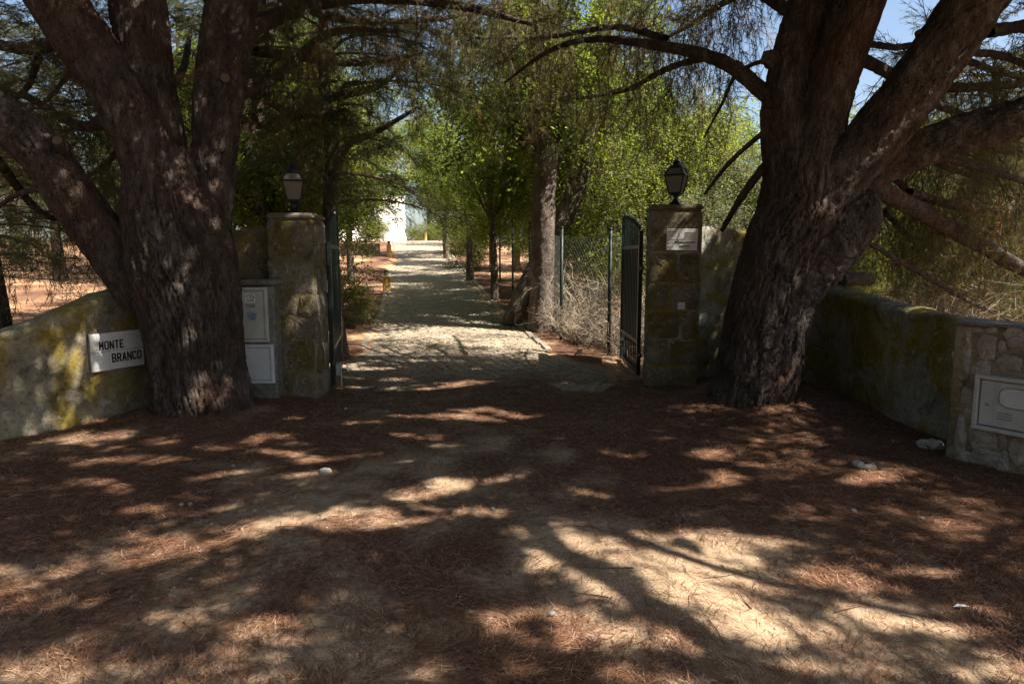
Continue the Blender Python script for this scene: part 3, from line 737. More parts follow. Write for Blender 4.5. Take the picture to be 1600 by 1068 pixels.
BR_L = [  # branches seen against the foliage, photograph position and distance
    ([(366, 60, 7.15, 30), (450, 14, 7.9, 24), (560, -6, 8.4, 18), (700, 8, 8.9, 13), (830, 34, 9.3, 7)], 15, 0.75, 5, 'hhhs'),
    ([(372, -40, 7.2, 34), (470, -70, 8.0, 22), (600, -60, 8.8, 15), (720, -50, 9.4, 8)], 15, 0.9, 5, 'hhs'),
    ([(345, 160, 7.1, 22), (430, 120, 8.0, 15), (520, 60, 8.7, 12), (620, 50, 9.2, 6)], 11, 0.7, 4, 'hhs'),
    ([(110, 60, 6.7, 26), (40, 74, 7.5, 18), (-60, 60, 8.4, 10)], 13, 0.7, 5, 'ss'),
    ([(190, 170, 6.9, 26), (128, 190, 7.7, 16), (40, 150, 8.6, 10), (-60, 130, 9.3, 6)], 14, 0.7, 5, 'ssh'),
    ([(248, 190, 7.2, 20), (200, 170, 8.0, 14), (150, 200, 8.7, 9), (90, 215, 9.2, 5)], 12, 0.6, 5, 'hhs'),
    ([(150, -30, 6.8, 24), (120, -20, 7.8, 16), (90, -10, 8.8, 9)], 10, 0.8, 5, 'sss'),
    ([(236, 160, 7.0, 20), (280, 110, 8.2, 12), (300, 60, 9.0, 7)], 10, 0.7, 5, 'ssh'),
    ([(400, 80, 8.6, 16), (480, 90, 9.2, 12), (560, 100, 9.8, 9), (660, 90, 10.2, 5)], 14, 0.8, 5, 'hhs'),
    ([(410, -20, 8.8, 16), (520, 20, 9.6, 12), (640, 30, 10.2, 9), (760, 20, 10.8, 5)], 16, 0.9, 5, 'hhhs'),
    ([(420, 160, 8.8, 12), (470, 180, 9.4, 9), (540, 170, 9.9, 6)], 10, 0.7, 5, 'hhs'),
    ([(-20, 230, 6.6, 14), (60, 330, 8.6, 10), (110, 350, 9.6, 6)], 9, 0.7, 4, 'hs'),
    ([(60, 90, 7.4, 12), (30, 140, 8.8, 9), (-30, 180, 9.8, 5)], 12, 0.8, 5, 'ssh'),
    ([(150, 60, 7.8, 12), (110, 110, 9.0, 9), (60, 170, 10.0, 5)], 12, 0.8, 5, 'ssh'),
    ([(190, 230, 7.8, 10), (160, 260, 8.8, 8), (120, 280, 9.4, 5)], 9, 0.6, 5, 'hhs'),
    ([(64, 292, 6.5, 12), (30, 302, 6.9, 8), (-20, 335, 7.3, 5)], 7, 0.35, 2, 'h')]
for rows, ns, sl, per, kd in BR_L:
    P, r = px_path(rows); part_bark('branch', lroot, P + np.r_[0, 1, np.ones(len(P) - 2)][:, None] * cl.r.normal(0, 0.03, P.shape), r, amp=0.009, step=0.045, seed=int(rows[1][0]) % 50, lobes=0.09, plate=(0.04, 0.12))
    leafy_branch(cl, P, 0.02, 0.006, ns, sl, per, kd, 0.9, (0.55, 0.25), raw=False)
# high crown of the left pine, above the picture
def high_crown(c, tips, targets, per, kind='c', scale=1.0, tint=(0.45, 0.2)):
    T = np.concatenate(tips)
    for t in targets:
        j = np.argmin(np.linalg.norm((T - t) * [1, 1, 0.7], axis=1)); s = T[j]
        mid = (s + t) / 2 + c.r.normal(0, 0.15, 3) + [0, 0, 0.15]
        leafy_branch(c, [s, mid, t], 0.028, 0.008, 5, 0.6, per, kind, scale, tint, down=0.2)
tg = []
for k in range(60):
    a = cl.r.uniform(0, 6.28); q = math.sqrt(cl.r.random()) * 4.6
    tg.append(np.array([-3.6 + q * math.cos(a), 6.9 + 0.85 * q * math.sin(a), cl.r.uniform(5.2, 8.2)]))
tg = [t for t in tg if to_px(t)[0, 1] < -120]
clh = Crown(54); high_crown(clh, tipsL, tg, 3)
link('crown', cl.mesh('crown', [M_TWIG, M_DROOP], off=np.array(lroot.location)), lroot)
def out_of_view(C, M):
    vis = to_px(C); return ~((vis[:, 0] > -30) & (vis[:, 0] < 1630) & (vis[:, 1] > -25) & (C[:, 1] > 1))
link('upper_crown', clh.mesh('upper_crown', [M_TWIG, M_NEEDLE], keep=out_of_view, off=np.array(lroot.location)), lroot)

# ---- right pine
rroot = thing('pine_tree', (RT[0], RT[1], float(gz(RT[0], RT[1]))), 'massive leaning pine spreading limbs beside the gate pillar that carries the notice', 'tree')
P, r = px_path([(1172, 690, 7.18, 150), (1174, 632, 7.18, 134), (1186, 560, 7.18, 128), (1202, 480, 7.18, 126), (1224, 410, 7.18, 132), (1246, 350, 7.18, 136), (1256, 290, 7.18, 122), (1254, 240, 7.18, 112)])
part_bark('trunk', rroot, P, r, amp=0.034, step=0.0155, seed=8, flare=0.36, lobes=0.04, plate=(0.060, 0.38), twist=-0.12)
P, r = px_path([(1205, 505, 7.05, 64), (1248, 445, 7.04, 80), (1298, 388, 7.02, 86), (1332, 345, 7.02, 80), (1348, 312, 7.05, 52), (1350, 296, 7.07, 14)])
part_bark('burl', rroot, P, r, amp=0.022, step=0.016, seed=9, lobes=0.05, plate=(0.07, 0.15), cap=True)
LIMBS_R = [
    [(1262, 330, 7.2, 90), (1240, 250, 7.2, 88), (1228, 170, 7.24, 68), (1241, 85, 7.3, 62), (1266, 5, 7.35, 66), (1285, -110, 7.4, 68), (1290, -280, 7.4, 52), (1270, -470, 7.3, 28)],
    [(1258, 340, 7.15, 90), (1262, 270, 7.12, 84), (1282, 190, 7.08, 76), (1312, 95, 7.0, 72), (1346, 0, 6.9, 74), (1390, -120, 6.7, 72), (1450, -300, 6.4, 56), (1500, -520, 6.0, 32)],
    [(1250, 370, 7.12, 80), (1300, 288, 7.05, 84), (1366, 212, 6.95, 82), (1440, 118, 6.8, 80), (1524, 0, 6.6, 82), (1620, -130, 6.3, 84), (1760, -330, 5.8, 64), (1900, -600, 5.2, 36)],
    [(1290, 318, 7.16, 60), (1345, 275, 7.12, 60), (1420, 240, 7.05, 55), (1500, 212, 6.95, 54), (1600, 184, 6.85, 58), (1760, 140, 6.6, 54), (2000, 40, 6.2, 44), (2300, -160, 5.7, 26)]]
tipsR = []
for k, rows in enumerate(LIMBS_R):
    P, r = px_path(rows)
    part_bark('limb', rroot, P, r, amp=0.023, step=0.02, seed=40 + k, lobes=0.04, plate=(0.055, 0.3), twist=0.2)
    tipsR.append(catmull(P, 30)[12:])
for k, (Pb, rb_) in enumerate([
        ([tipsR[2][6], (4.1, 4.3, 5.6), (2.7, 3.2, 6.0), (1.2, 2.2, 6.2), (-0.6, 1.2, 6.6)], [0.12, 0.10, 0.09, 0.07, 0.03]),
        ([tipsR[2][9], (4.4, 2.6, 5.9), (4.9, 1.1, 5.7), (5.8, -0.6, 5.9)], [0.11, 0.085, 0.07, 0.03]),
        ([(4.4, 2.6, 5.9), (5.2, 1.7, 5.6), (6.6, 1.0, 5.5), (8.0, 0.5, 5.8)], [0.05, 0.04, 0.03, 0.015]),
        ([tipsR[3][9], (7.0, 4.4, 5.0), (7.6, 3.0, 5.3), (7.4, 1.4, 5.8)], [0.10, 0.08, 0.06, 0.025]),
        ([tipsR[1][9], (3.6, 5.6, 6.6), (2.2, 5.0, 6.8), (0.6, 4.9, 7.2)], [0.09, 0.08, 0.06, 0.02])]):
    part_bark('limb', rroot, Pb, rb_, amp=0.01, step=0.05, seed=70 + k, lobes=0.04)  # unseen limbs above the frame, added to cast shadow streaks on the forecourt
stub(rroot, 1203, 92, 7.25, (-1, -0.3, 0.2), 0.07, 0.06)
stub(rroot, 1440, 60, 6.75, (-0.7, -0.6, 0.6), 0.04, 0.08)
cr = Crown(52)
BR_R = [
    ([(1200, 150, 7.25, 24), (1120, 95, 7.6, 19), (1000, 62, 8.2, 13), (920, 66, 8.8, 9), (850, 88, 9.2, 6), (790, 130, 9.6, 3)], 14, 0.7, 4, 'hhhs', 0.8),
    ([(1262, -60, 7.4, 30), (1120, -50, 8.2, 20), (940, -40, 9.0, 14), (760, -30, 9.6, 8)], 18, 0.9, 5, 'hhhs', 1.0),
    ([(1240, 20, 7.5, 20), (1150, -30, 8.3, 14), (1060, -40, 9.0, 9), (980, -20, 9.8, 5)], 14, 0.8, 5, 'hhhs', 1.0),
    ([(1040, 60, 8.3, 12), (960, 40, 9.3, 9), (860, 60, 10.2, 7), (740, 60, 10.8, 4)], 18, 0.9, 6, 'hhs', 1.1),
    ([(1100, 90, 7.9, 12), (1040, 110, 9.0, 9), (980, 140, 9.9, 7), (900, 150, 10.6, 4)], 15, 0.8, 5, 'hhs', 1.0),
    ([(1180, -20, 8.3, 14), (1120, 10, 9.4, 10), (1080, 40, 10.2, 7), (1040, 60, 11, 4)], 14, 0.8, 5, 'hhs', 1.0),
    ([(900, -30, 9.2, 10), (820, -10, 10.2, 8), (720, -10, 11.0, 6), (600, 0, 11.6, 4)], 16, 0.9, 5, 'hhs', 1.1),
    ([(1300, 262, 7.2, 26), (1362, 290, 7.2, 27), (1432, 326, 7.5, 26), (1500, 366, 7.9, 24), (1590, 420, 8.3, 22), (1720, 480, 8.8, 14)], 9, 0.6, 3, 'hh', 0.7),
    ([(1455, 243, 7.15, 12), (1520, 262, 7.5, 11), (1610, 292, 7.9, 9), (1700, 330, 8.3, 5)], 9, 0.7, 4, 'hh', 0.9),
    ([(1340, 90, 7.1, 18), (1440, 128, 8.2, 16), (1560, 130, 9.0, 12), (1720, 120, 9.8, 7)], 16, 0.9, 5, 'hhs', 1.1),
    ([(1400, 225, 7.3, 16), (1480, 215, 8.4, 14), (1580, 232, 9.2, 11), (1720, 250, 10, 6)], 16, 0.8, 5, 'hhs', 1.1),
    ([(1380, 190, 7.6, 10), (1460, 250, 8.8, 9), (1560, 290, 9.6, 7), (1680, 330, 10.4, 4)], 16, 0.8, 6, 'hhh', 1.15),
    ([(1400, 280, 8.0, 10), (1460, 330, 9.0, 9), (1560, 370, 9.8, 7), (1680, 390, 10.4, 4)], 16, 0.7, 6, 'hhh', 1.0),
    ([(1450, 160, 7.8, 10), (1530, 190, 9.2, 9), (1620, 210, 10.2, 7), (1720, 220, 11.0, 4)], 16, 0.9, 6, 'hhs', 1.2),
    ([(1500, 90, 8.0, 10), (1560, 110, 9.4, 9), (1640, 130, 10.4, 7)], 12, 0.9, 5, 'hs', 1.1),
    ([(1380, 330, 8.4, 8), (1420, 370, 9.2, 6), (1480, 400, 9.8, 4)], 10, 0.6, 5, 'hh', 0.9),
    ([(1545, 50, 6.9, 20), (1600, 45, 7.3, 18), (1700, 30, 7.8, 12), (1850, 20, 8.4, 6)], 12, 0.7, 4, 'hs', 0.9),
    ([(1520, 82, 7.0, 12), (1570, 96, 7.6, 10), (1650, 120, 8.2, 6)], 9, 0.6, 4, 'hs', 0.9),
    ([(1350, 68, 7.2, 10), (1420, 70, 7.8, 9), (1500, 40, 8.6, 6), (1560, -20, 9.4, 4)], 10, 0.7, 4, 'ss', 0.9),
    ([(1200, 200, 7.2, 9), (1140, 246, 7.6, 8), (1095, 300, 8.0, 4)], 6, 0.4, 2, 'h', 0.6),
    ([(1196, 258, 7.2, 13), (1158, 300, 7.5, 11), (1122, 362, 7.9, 6)], 5, 0.35, 2, 'h', 0.5),
    ([(1200, 92, 7.3, 7), (1160, 110, 7.8, 6), (1120, 160, 8.3, 5), (1100, 215, 8.7, 3)], 6, 0.4, 2, 'h', 0.7),
    ([(1310, 352, 7.1, 8), (1420, 420, 7.8, 7), (1500, 470, 8.5, 6), (1590, 505, 9.2, 4)], 8, 0.4, 2, 'h', 0.5),
    ([(1420, 300, 7.4, 14), (1500, 320, 8.6, 12), (1600, 330, 9.6, 8)], 14, 0.8, 5, 'hhs', 1.0)]
for rows, ns, sl, per, kd, scl in BR_R:
    P, r = px_path(rows); part_bark('branch', rroot, P + np.r_[0, 1, np.ones(len(P) - 2)][:, None] * cr.r.normal(0, 0.03, P.shape), r, amp=0.009, step=0.045, seed=int(rows[1][0]) % 50, lobes=0.09, plate=(0.04, 0.12))
    leafy_branch(cr, P, 0.02, 0.005, ns, sl, per, kd, scl, (0.5, 0.25), raw=False)
# the wide high crown over the forecourt (above the picture): its gaps let the sun through in patches
LITPX = [(1000, 868, 200, 42, 0), (1090, 925, 215, 38, 6), (900, 985, 170, 30, 10), (1010, 1000, 120, 22, 8), (545, 812, 180, 24, -4), (655, 770, 110, 13, -10), (720, 752, 120, 9, -8),
         (320, 848, 90, 22, -6), (235, 872, 60, 15, -8), (1165, 838, 70, 14, 6), (1310, 905, 70, 26, 8), (1330, 960, 120, 24, 4), (1180, 985, 130, 16, 5),
         (1450, 900, 60, 10, 0), (1500, 960, 70, 12, 0), (640, 683, 55, 5, 0), (690, 655, 110, 5, 2), (800, 648, 100, 5, 2), (985, 706, 60, 6, -3), (560, 720, 100, 9, -5),
         (420, 742, 120, 9, -3), (210, 725, 110, 9, 0), (110, 690, 60, 6, -6), (120, 760, 90, 10, 0), (300, 700, 90, 6, 0), (60, 910, 50, 16, 0), (60, 1045, 90, 22, 0),
         (430, 975, 80, 14, 0), (720, 1050, 110, 16, 0), (1280, 1045, 90, 12, 0), (1540, 1045, 80, 14, 0), (870, 830, 90, 20, 0), (900, 770, 60, 7, 0), (760, 800, 50, 10, 0),
         (600, 596, 60, 3, 0), (700, 604, 70, 3, 0), (700, 538, 170, 9, 0), (860, 540, 110, 10, 0), (620, 568, 40, 3, 0),
         (930, 566, 60, 5, 0), (660, 612, 60, 3, 0), (1010, 690, 40, 4, 0), (1120, 735, 30, 4, 0), (1040, 760, 60, 5, 0), (460, 660, 60, 4, 0)]
def lit_ground(G):
    """True where sunlight reaches the forecourt"""
    px = to_px(G); x = px[:, 0] + (fbm(G[:, 0] * 3, G[:, 1] * 3, 2, 61) - 0.5) * 60; y = px[:, 1] + (fbm(G[:, 0] * 3 + 9, G[:, 1] * 3, 2, 67) - 0.5) * 22 * (0.35 + (px[:, 1] - 540) / 500)
    L = np.zeros(len(G), bool)
    for a, b, rx, ry, an in LITPX:
        c, s = math.cos(R(an)), math.sin(R(an)); dx = x - a; dy = y - b
        L |= ((dx * c + dy * s) / rx) ** 2 + ((-dx * s + dy * c) / ry) ** 2 < 1
    L &= fbm(G[:, 0] * 4.5, G[:, 1] * 6.0, 3, 73) > 0.37
    n_ = fbm(G[:, 0] * 1.9, G[:, 1] * 3.0, 3, 71)
    L |= n_ > np.where((G[:, 1] > 10.5) | ((G[:, 0] > 4.0) & (G[:, 1] > 5)), np.where(G[:, 0] > 4.0, 0.40, 0.46), 0.70)
    return L & (G[:, 1] > 0.8)
LIT3D = [(at(118, 520, 6.3), 0.13), (at(135, 495, 6.4), 0.09), (at(92, 552, 6.2), 0.07), (at(140, 580, 6.35), 0.09), (at(152, 550, 6.5), 0.055), (at(152, 530, 6.5), 0.055), (at(150, 655, 6.35), 0.07), (at(95, 655, 6.2), 0.07), (at(50, 665, 6.0), 0.05),
         (at(265, 465, 6.35), 0.07), (at(290, 530, 6.35), 0.06), (at(330, 240, 6.8), 0.08), (at(350, 265, 6.75), 0.06), (at(372, 60, 6.9), 0.08), (at(340, 340, 6.65), 0.05),
         (at(268, 180, 6.6), 0.06), (at(500, 470, 7.7), 0.06), (at(497, 380, 7.6), 0.05), (at(506, 540, 7.7), 0.06), (at(1062, 340, 8.05), 0.08), (at(1045, 400, 8.05), 0.08),
         (at(280, 630, 6.3), 0.05), (at(310, 600, 6.3), 0.05), (at(355, 30, 6.9), 0.08)]
kr = np.random.default_rng(77)
def keep_canopy(C, M):
    """drops foliage that would stand in the sunbeams of the patches"""
    t = C[:, 2] / SUN[2]; G = C - SUN * t[:, None]
    k = ~(lit_ground(G) & (kr.random(len(C)) < 0.97))
    for p, rad in LIT3D:
        d = C - p; al = d @ SUN; pr = d - al[:, None] * SUN
        k &= ~((al > 0.6) & (np.linalg.norm(pr, axis=1) < rad * 1.3))
    vis = to_px(C); seen = (vis[:, 0] > -40) & (vis[:, 0] < 1640) & (vis[:, 1] > -40) & (C[:, 1] > 1)
    return k | seen
def keep_high(C, M):
    vis = to_px(C); seen = (vis[:, 0] > -30) & (vis[:, 0] < 1630) & (vis[:, 1] > -25) & (C[:, 1] > 1)
    return keep_canopy(C, M) & ~seen
ch = Crown(53)
tg = []
for gx in np.arange(-3.0, 10.6, 0.74):
    for gy in np.arange(-2.6, 11.0, 0.72):
        p = np.array([gx + ch.r.normal(0, 0.3), gy + ch.r.normal(0, 0.3), ch.r.uniform(5.0, 7.8)])
        p[2] = max(p[2], 2.6 + 0.42 * max(p[1], 0))
        if p[1] < 8.6 or p[0] > 6.5: tg.append(p)
for w_ in ((2.4, 8.5, 1.6), (2.8, 8.7, 1.2), (2.55, 8.6, 0.7), (2.3, 8.45, 1.85)):  # extra unseen foliage, added up-sun to shade the wing wall
    for t_ in (5.6, 6.6, 7.6): tg.append(np.array(w_) + SUN * t_)
for gx in np.arange(-1.9, 1.9, 0.55):  # more unseen foliage, added up-sun to shade the ground at the gate
    for gy in np.arange(8.2, 10.3, 0.55): tg.append(np.array([gx, gy, 0]) + SUN * ch.r.uniform(7.0, 9.5))
high_crown(ch, tipsR, tg, 3, 'c', 1.0, (0.4, 0.2))
link('crown', cr.mesh('crown', [M_TWIG, M_DROOP], keep=keep_canopy, off=np.array(rroot.location)), rroot)
link('upper_crown', ch.mesh('upper_crown', [M_TWIG, M_NEEDLE], keep=keep_high, off=np.array(rroot.location)), rroot)

# ================================================================== boundary walls
def resample(P, n):
    P = np.asarray(P, float); Q = catmull(P, 300); L = np.r_[0, np.cumsum(np.linalg.norm(np.diff(Q[:, :2], axis=0), axis=1))]
    s = np.linspace(0, L[-1], n); return np.stack([np.interp(s, L, Q[:, k]) for k in range(Q.shape[1])], 1), s
def wall_mesh(name, plan, thick, mat, seed, side=1, n=90, round_=0.5):
    """plan rows: x, y, height of the top; the front face follows the plan, the back lies thick to its 'side'"""
    Q, s = resample(plan, n); T = np.gradient(Q[:, :2], axis=0); T /= np.linalg.norm(T, axis=1)[:, None]
    Nn = np.stack([T[:, 1], -T[:, 0]], 1) * side          # towards the back
    prof = []                                              # (offset to the back 0..1, height 0..1 of the straight part, extra top)
    for k in np.linspace(0, 1, 26): prof.append((0, k, 0))
    for a in np.linspace(0, math.pi, 11)[1:-1]: prof.append(((1 - math.cos(a)) / 2, 1, math.sin(a) * round_))
    for k in np.linspace(1, 0, 8): prof.append((1, k, 0))
    m = len(prof); V = np.zeros((n, m, 3))
    for j, (o, k, e) in enumerate(prof):
        base = gz(Q[:, 0], Q[:, 1]) - 0.15; top = Q[:, 2] - thick * 0.5 * round_
        z = base + (top - base) * k + e * thick * 0.5
        d = (fbm(s * 3.1 + 5, z * 3.1, 4, seed) - 0.5) * 0.05 + (fbm(s * 14, z * 14, 3, seed + 5) - 0.5) * 0.014
        sgn = -1 if o < 0.5 else 1
        V[:, j, :2] = Q[:, :2] + Nn * (o * thick + sgn * d)[:, None]; V[:, j, 2] = z + (e > 0) * d * 0.6
    F = [grid_faces(n, m, True)]
    for q in (0, n - 1): F.append(np.array([list(range(q * m, q * m + m))][0])[None, ::(1 if q else -1)])
    return V.reshape(-1, 3), F
lw = thing('garden_wall', (-4.0, 6.45, 0), 'low lichen-stained plaster wall curving behind the pine with the tiled sign', 'wall')
WL = [(-6.6, 3.6, 0.72), (-5.3, 4.9, 0.66), (-4.45, 5.85, 0.93), (-4.0, 6.45, 1.19), (-3.78, 6.95, 1.33), (-3.55, 7.38, 1.62), (-3.15, 7.66, 1.88), (-2.58, 7.72, 1.94)]
V, F = wall_mesh('wall', WL, 0.34, M_WALL, 4, side=-1, n=150)
link('wall_body', make_mesh('wall_body', V - np.array([-4.0, 6.45, 0]), F, [M_WALL], smooth=True), lw)
rw = thing('garden_wall', (3.75, 7.2, 0), 'dark mossy plaster wall curving round behind the leaning pine', 'wall')
WR = [(2.12, 8.42, 1.98), (2.7, 8.75, 1.97), (3.2, 8.85, 1.86), (3.58, 8.6, 1.50), (3.76, 8.0, 1.24), (3.76, 7.2, 1.16), (3.74, 6.5, 1.11), (3.80, 5.95, 1.08), (3.9, 5.5, 1.06)]
V, F = wall_mesh('wall', WR, 0.34, M_WALLR, 14, side=-1, n=150)
link('wall_body', make_mesh('wall_body', V - np.array([3.75, 7.2, 0]), F, [M_WALLR], smooth=True), rw)

# ---- flat irregular stones set in a face
def face_matrix(origin, ex, n):
    ex = Vector(ex).normalized(); n = Vector(n).normalized(); ey = n.cross(ex)
    M = Matrix((ex, ey, n)).transposed().to_4x4(); M.translation = Vector(origin); return M
def stone_geo(poly, h, rs, bev=0.012):
    n = len(poly); P = np.asarray(poly, float); c = P.mean(0)
    k = 1 - bev / (np.linalg.norm(P - c, axis=1)[:, None] + 1e-6) * 1.3
    A = c + (P - c) * k; B = c + (P - c) * k * 0.6
    V = np.vstack([np.c_[P, np.full(n, -0.03)], np.c_[P, np.full(n, h * 0.45)], np.c_[A, h + rs.normal(0, 0.0015, n)], np.c_[B, h + 0.004 + rs.normal(0, 0.003, n)], [[c[0], c[1], h + 0.005]]])
    F = []
    for a in range(3):
        for q in range(n):
            w = (q + 1) % n; F.append((a * n + q, a * n + w, a * n + n + w, a * n + n + q))
    for q in range(n): F.append((3 * n + q, 3 * n + (q + 1) % n, 4 * n))
    return V, F
def set_stone(parent, M, poly, h, mat, seed, name='stone', bev=0.012):
    rs = np.random.default_rng(seed); P = np.asarray(poly, float); c = P.mean(0)
    V, F = stone_geo(P - c, h, rs, bev); g = Geo(); g.add(V, F)
    o = link(name, g.mesh(name, [mat], smooth=False), parent)
    o.matrix_local = local(M @ Matrix.Translation((c[0], c[1], 0)), parent)
    return o
def blob(cx, cy, rx, ry, seed, n=8, rough=0.16, square=0.5):
    rs = np.random.default_rng(seed); out = []
    for k in range(n):
        a = 2 * math.pi * (k + rs.uniform(-0.2, 0.2)) / n
        q = 1 / max(abs(math.cos(a)), abs(math.sin(a))); q = 1 + (q - 1) * square
        s = q * (1 + rs.normal(0, rough)); out.append((cx + rx * math.cos(a) * s, cy + ry * math.sin(a) * s))
    return out
def quad_stone(x0, x1, y0, y1, seed, j=0.018):
    rs = np.random.default_rng(seed); c = min(0.03, (x1 - x0) * 0.2)
    P = [(x0 + c, y0), ((x0 + x1) / 2, y0), (x1 - c, y0), (x1, y0 + c), (x1, (y0 + y1) / 2), (x1, y1 - c), (x1 - c, y1), ((x0 + x1) / 2, y1), (x0 + c, y1), (x0, y1 - c), (x0, (y0 + y1) / 2), (x0, y0 + c)]
    return [(a + rs.normal(0, j * 0.5), b + rs.normal(0, j * 0.5)) for a, b in P]

# ---- rubble stone wall end with the meter box, by the right edge
E = np.array([0.535, -0.845]); NB = np.array([-0.845, -0.535])     # along the face, outward normal
P0 = np.array([3.47, 5.33]); BL = 1.7; BT = 0.36; BH = 1.07
rb = thing('stone_wall', (P0[0], P0[1], 0), 'rubble stone wall end with a meter box beside the curved mossy wall', 'wall')
MF = face_matrix((P0[0], P0[1], 0), (E[0], E[1], 0), (NB[0], NB[1], 0))
g = Geo(); g.box((BL / 2, BH / 2 - 0.1, -BT / 2), (BL, BH + 0.2, BT), bev=0.02)
link('mortar_core', g.mesh('mortar_core', [M_RMORTAR]), rb, M=local(MF, rb))
g = Geo(); g.box((BL / 2, BH + 0.012, -BT / 2), (BL + 0.01, 0.03, BT + 0.012), bev=0.01)
link('coping', g.mesh('coping', [M_CONC]), rb, M=local(MF, rb))
def face_uv(px, py):
    """position on the stone face behind a photograph point"""
    u = (px - 800) / FPX; v = (534 - py) / FPX; dirv = np.array([u, CT + v * ST, -ST + v * CT])
    o = np.array([0, 0, CAM_H]); p0 = np.array([P0[0], P0[1], 0]); n = np.array([NB[0], NB[1], 0])
    t = (p0 - o).dot(n) / dirv.dot(n); h = o + dirv * t
    return (h[:2] - P0).dot(E), h[2]
RST = [(212, 210, 62, 80), (313, 205, 26, 36), (390, 155, 62, 55), (178, 385, 58, 78), (360, 318, 76, 52), (105, 535, 52, 62), (196, 505, 24, 26), (185, 790, 84, 78), (410, 880, 50, 84), (45, 770, 34, 130),
       (140, 105, 42, 15), (145, 640, 62, 44), (200, 925, 110, 56), (85, 290, 22, 110), (60, 930, 44, 50), (300, 800, 40, 50), (90, 150, 20, 40), (315, 945, 40, 60), (240, 105, 34, 16)]
for k, (cx, cy, rx, ry) in enumerate(RST):
    u, v = face_uv(1490 + cx / 4.11, 490 + cy / 4.11); u1, _ = face_uv(1490 + (cx + rx) / 4.11, 490 + cy / 4.11); _, v1 = face_uv(1490 + cx / 4.11, 490 + (cy - ry) / 4.11)
    if u < 0.03: u = 0.05
    ru = min((u1 - u) * 1.1, u - 0.005) if u - (u1 - u) < 0 else (u1 - u) * 1.1
    set_stone(rb, MF, blob(u, v, max(0.02, ru), (v1 - v) * 1.08, 300 + k, 9, 0.12, 0.6), 0.006 + 0.010 * random.random(), M_RSTONE, 300 + k)
for k in range(12):
    u = 0.86 + 0.26 * (k % 4) + random.uniform(-0.03, 0.03); v = 0.17 + 0.34 * (k // 4) + random.uniform(-0.03, 0.03)
    if u + 0.1 < BL: set_stone(rb, MF, blob(u, v, 0.105, 0.13, 340 + k), 0.018, M_RSTONE, 340 + k)
ME = face_matrix((P0[0], P0[1], 0), (-NB[0] * -1, -NB[1] * -1, 0), (-E[0], -E[1], 0))   # the narrow end face
for k, (u, v, ru, rv) in enumerate([(-0.17, 0.2, 0.13, 0.15), (-0.19, 0.52, 0.12, 0.13), (-0.16, 0.85, 0.13, 0.15)]):
    set_stone(rb, ME, blob(u, v, ru, rv, 360 + k), 0.012, M_RSTONE, 360 + k)
MBX = MF @ Matrix.Translation((0.475, 0.50, 0.0))
mb = thing('meter_box', MBX.translation, 'grey meter box with oval window set in the rubble stone wall', 'meter box')
g = Geo()
for c, d in (((0, 0.195, 0.03), (0.55, 0.03, 0.06)), ((0, -0.195, 0.03), (0.55, 0.03, 0.06)), ((-0.26, 0, 0.03), (0.03, 0.36, 0.058)), ((0.26, 0, 0.03), (0.03, 0.36, 0.058))): g.box(c, d, bev=0.004)
link('frame', g.mesh('frame', [M_BOX3]), mb, M=local(MBX, mb))
g = Geo(); g.box((0, 0, 0.018), (0.475, 0.345, 0.036), bev=0.006); g.box((-0.135, 0, 0.0385), (0.004, 0.34, 0.006)); door = link('door', g.mesh('door', [M_BOX3]), mb, M=local(MBX, mb))
th = np.linspace(0, 2 * math.pi, 33)
g = Geo(); ov = np.stack([np.sign(np.cos(th)) * np.abs(np.cos(th)) ** 0.6 * 0.11, 0.06 + np.sign(np.sin(th)) * np.abs(np.sin(th)) ** 0.7 * 0.075, np.full(33, 0.038)], 1)
g.tube(ov, 0.005, 6, False); link('window_rim', g.mesh('window_rim', [M_GTAPE], smooth=True), door)
g = Geo(); N = len(ov) - 1; g.add(np.vstack([ov[:-1] * [0.97, 1, 1] + [0, 0, 0.0005], [[0, 0.06, 0.0395]]]), [np.array([(i, (i + 1) % N, N) for i in range(N)])]); link('window_pane', g.mesh('window_pane', [M_BOX2]), door)
for k in range(3):
    g = Geo(); g.box((-0.065, -0.06 - 0.022 * k, 0.0375), (0.1, 0.008, 0.005)); link('vent_slit', g.mesh('vent_slit', [M_GTAPE]), door)
g = Geo(); g.tube([(-0.185, -0.01, 0.034), (-0.185, -0.01, 0.046)], 0.014, 14); link('lock', g.mesh('lock', [M_GTAPE]), door)

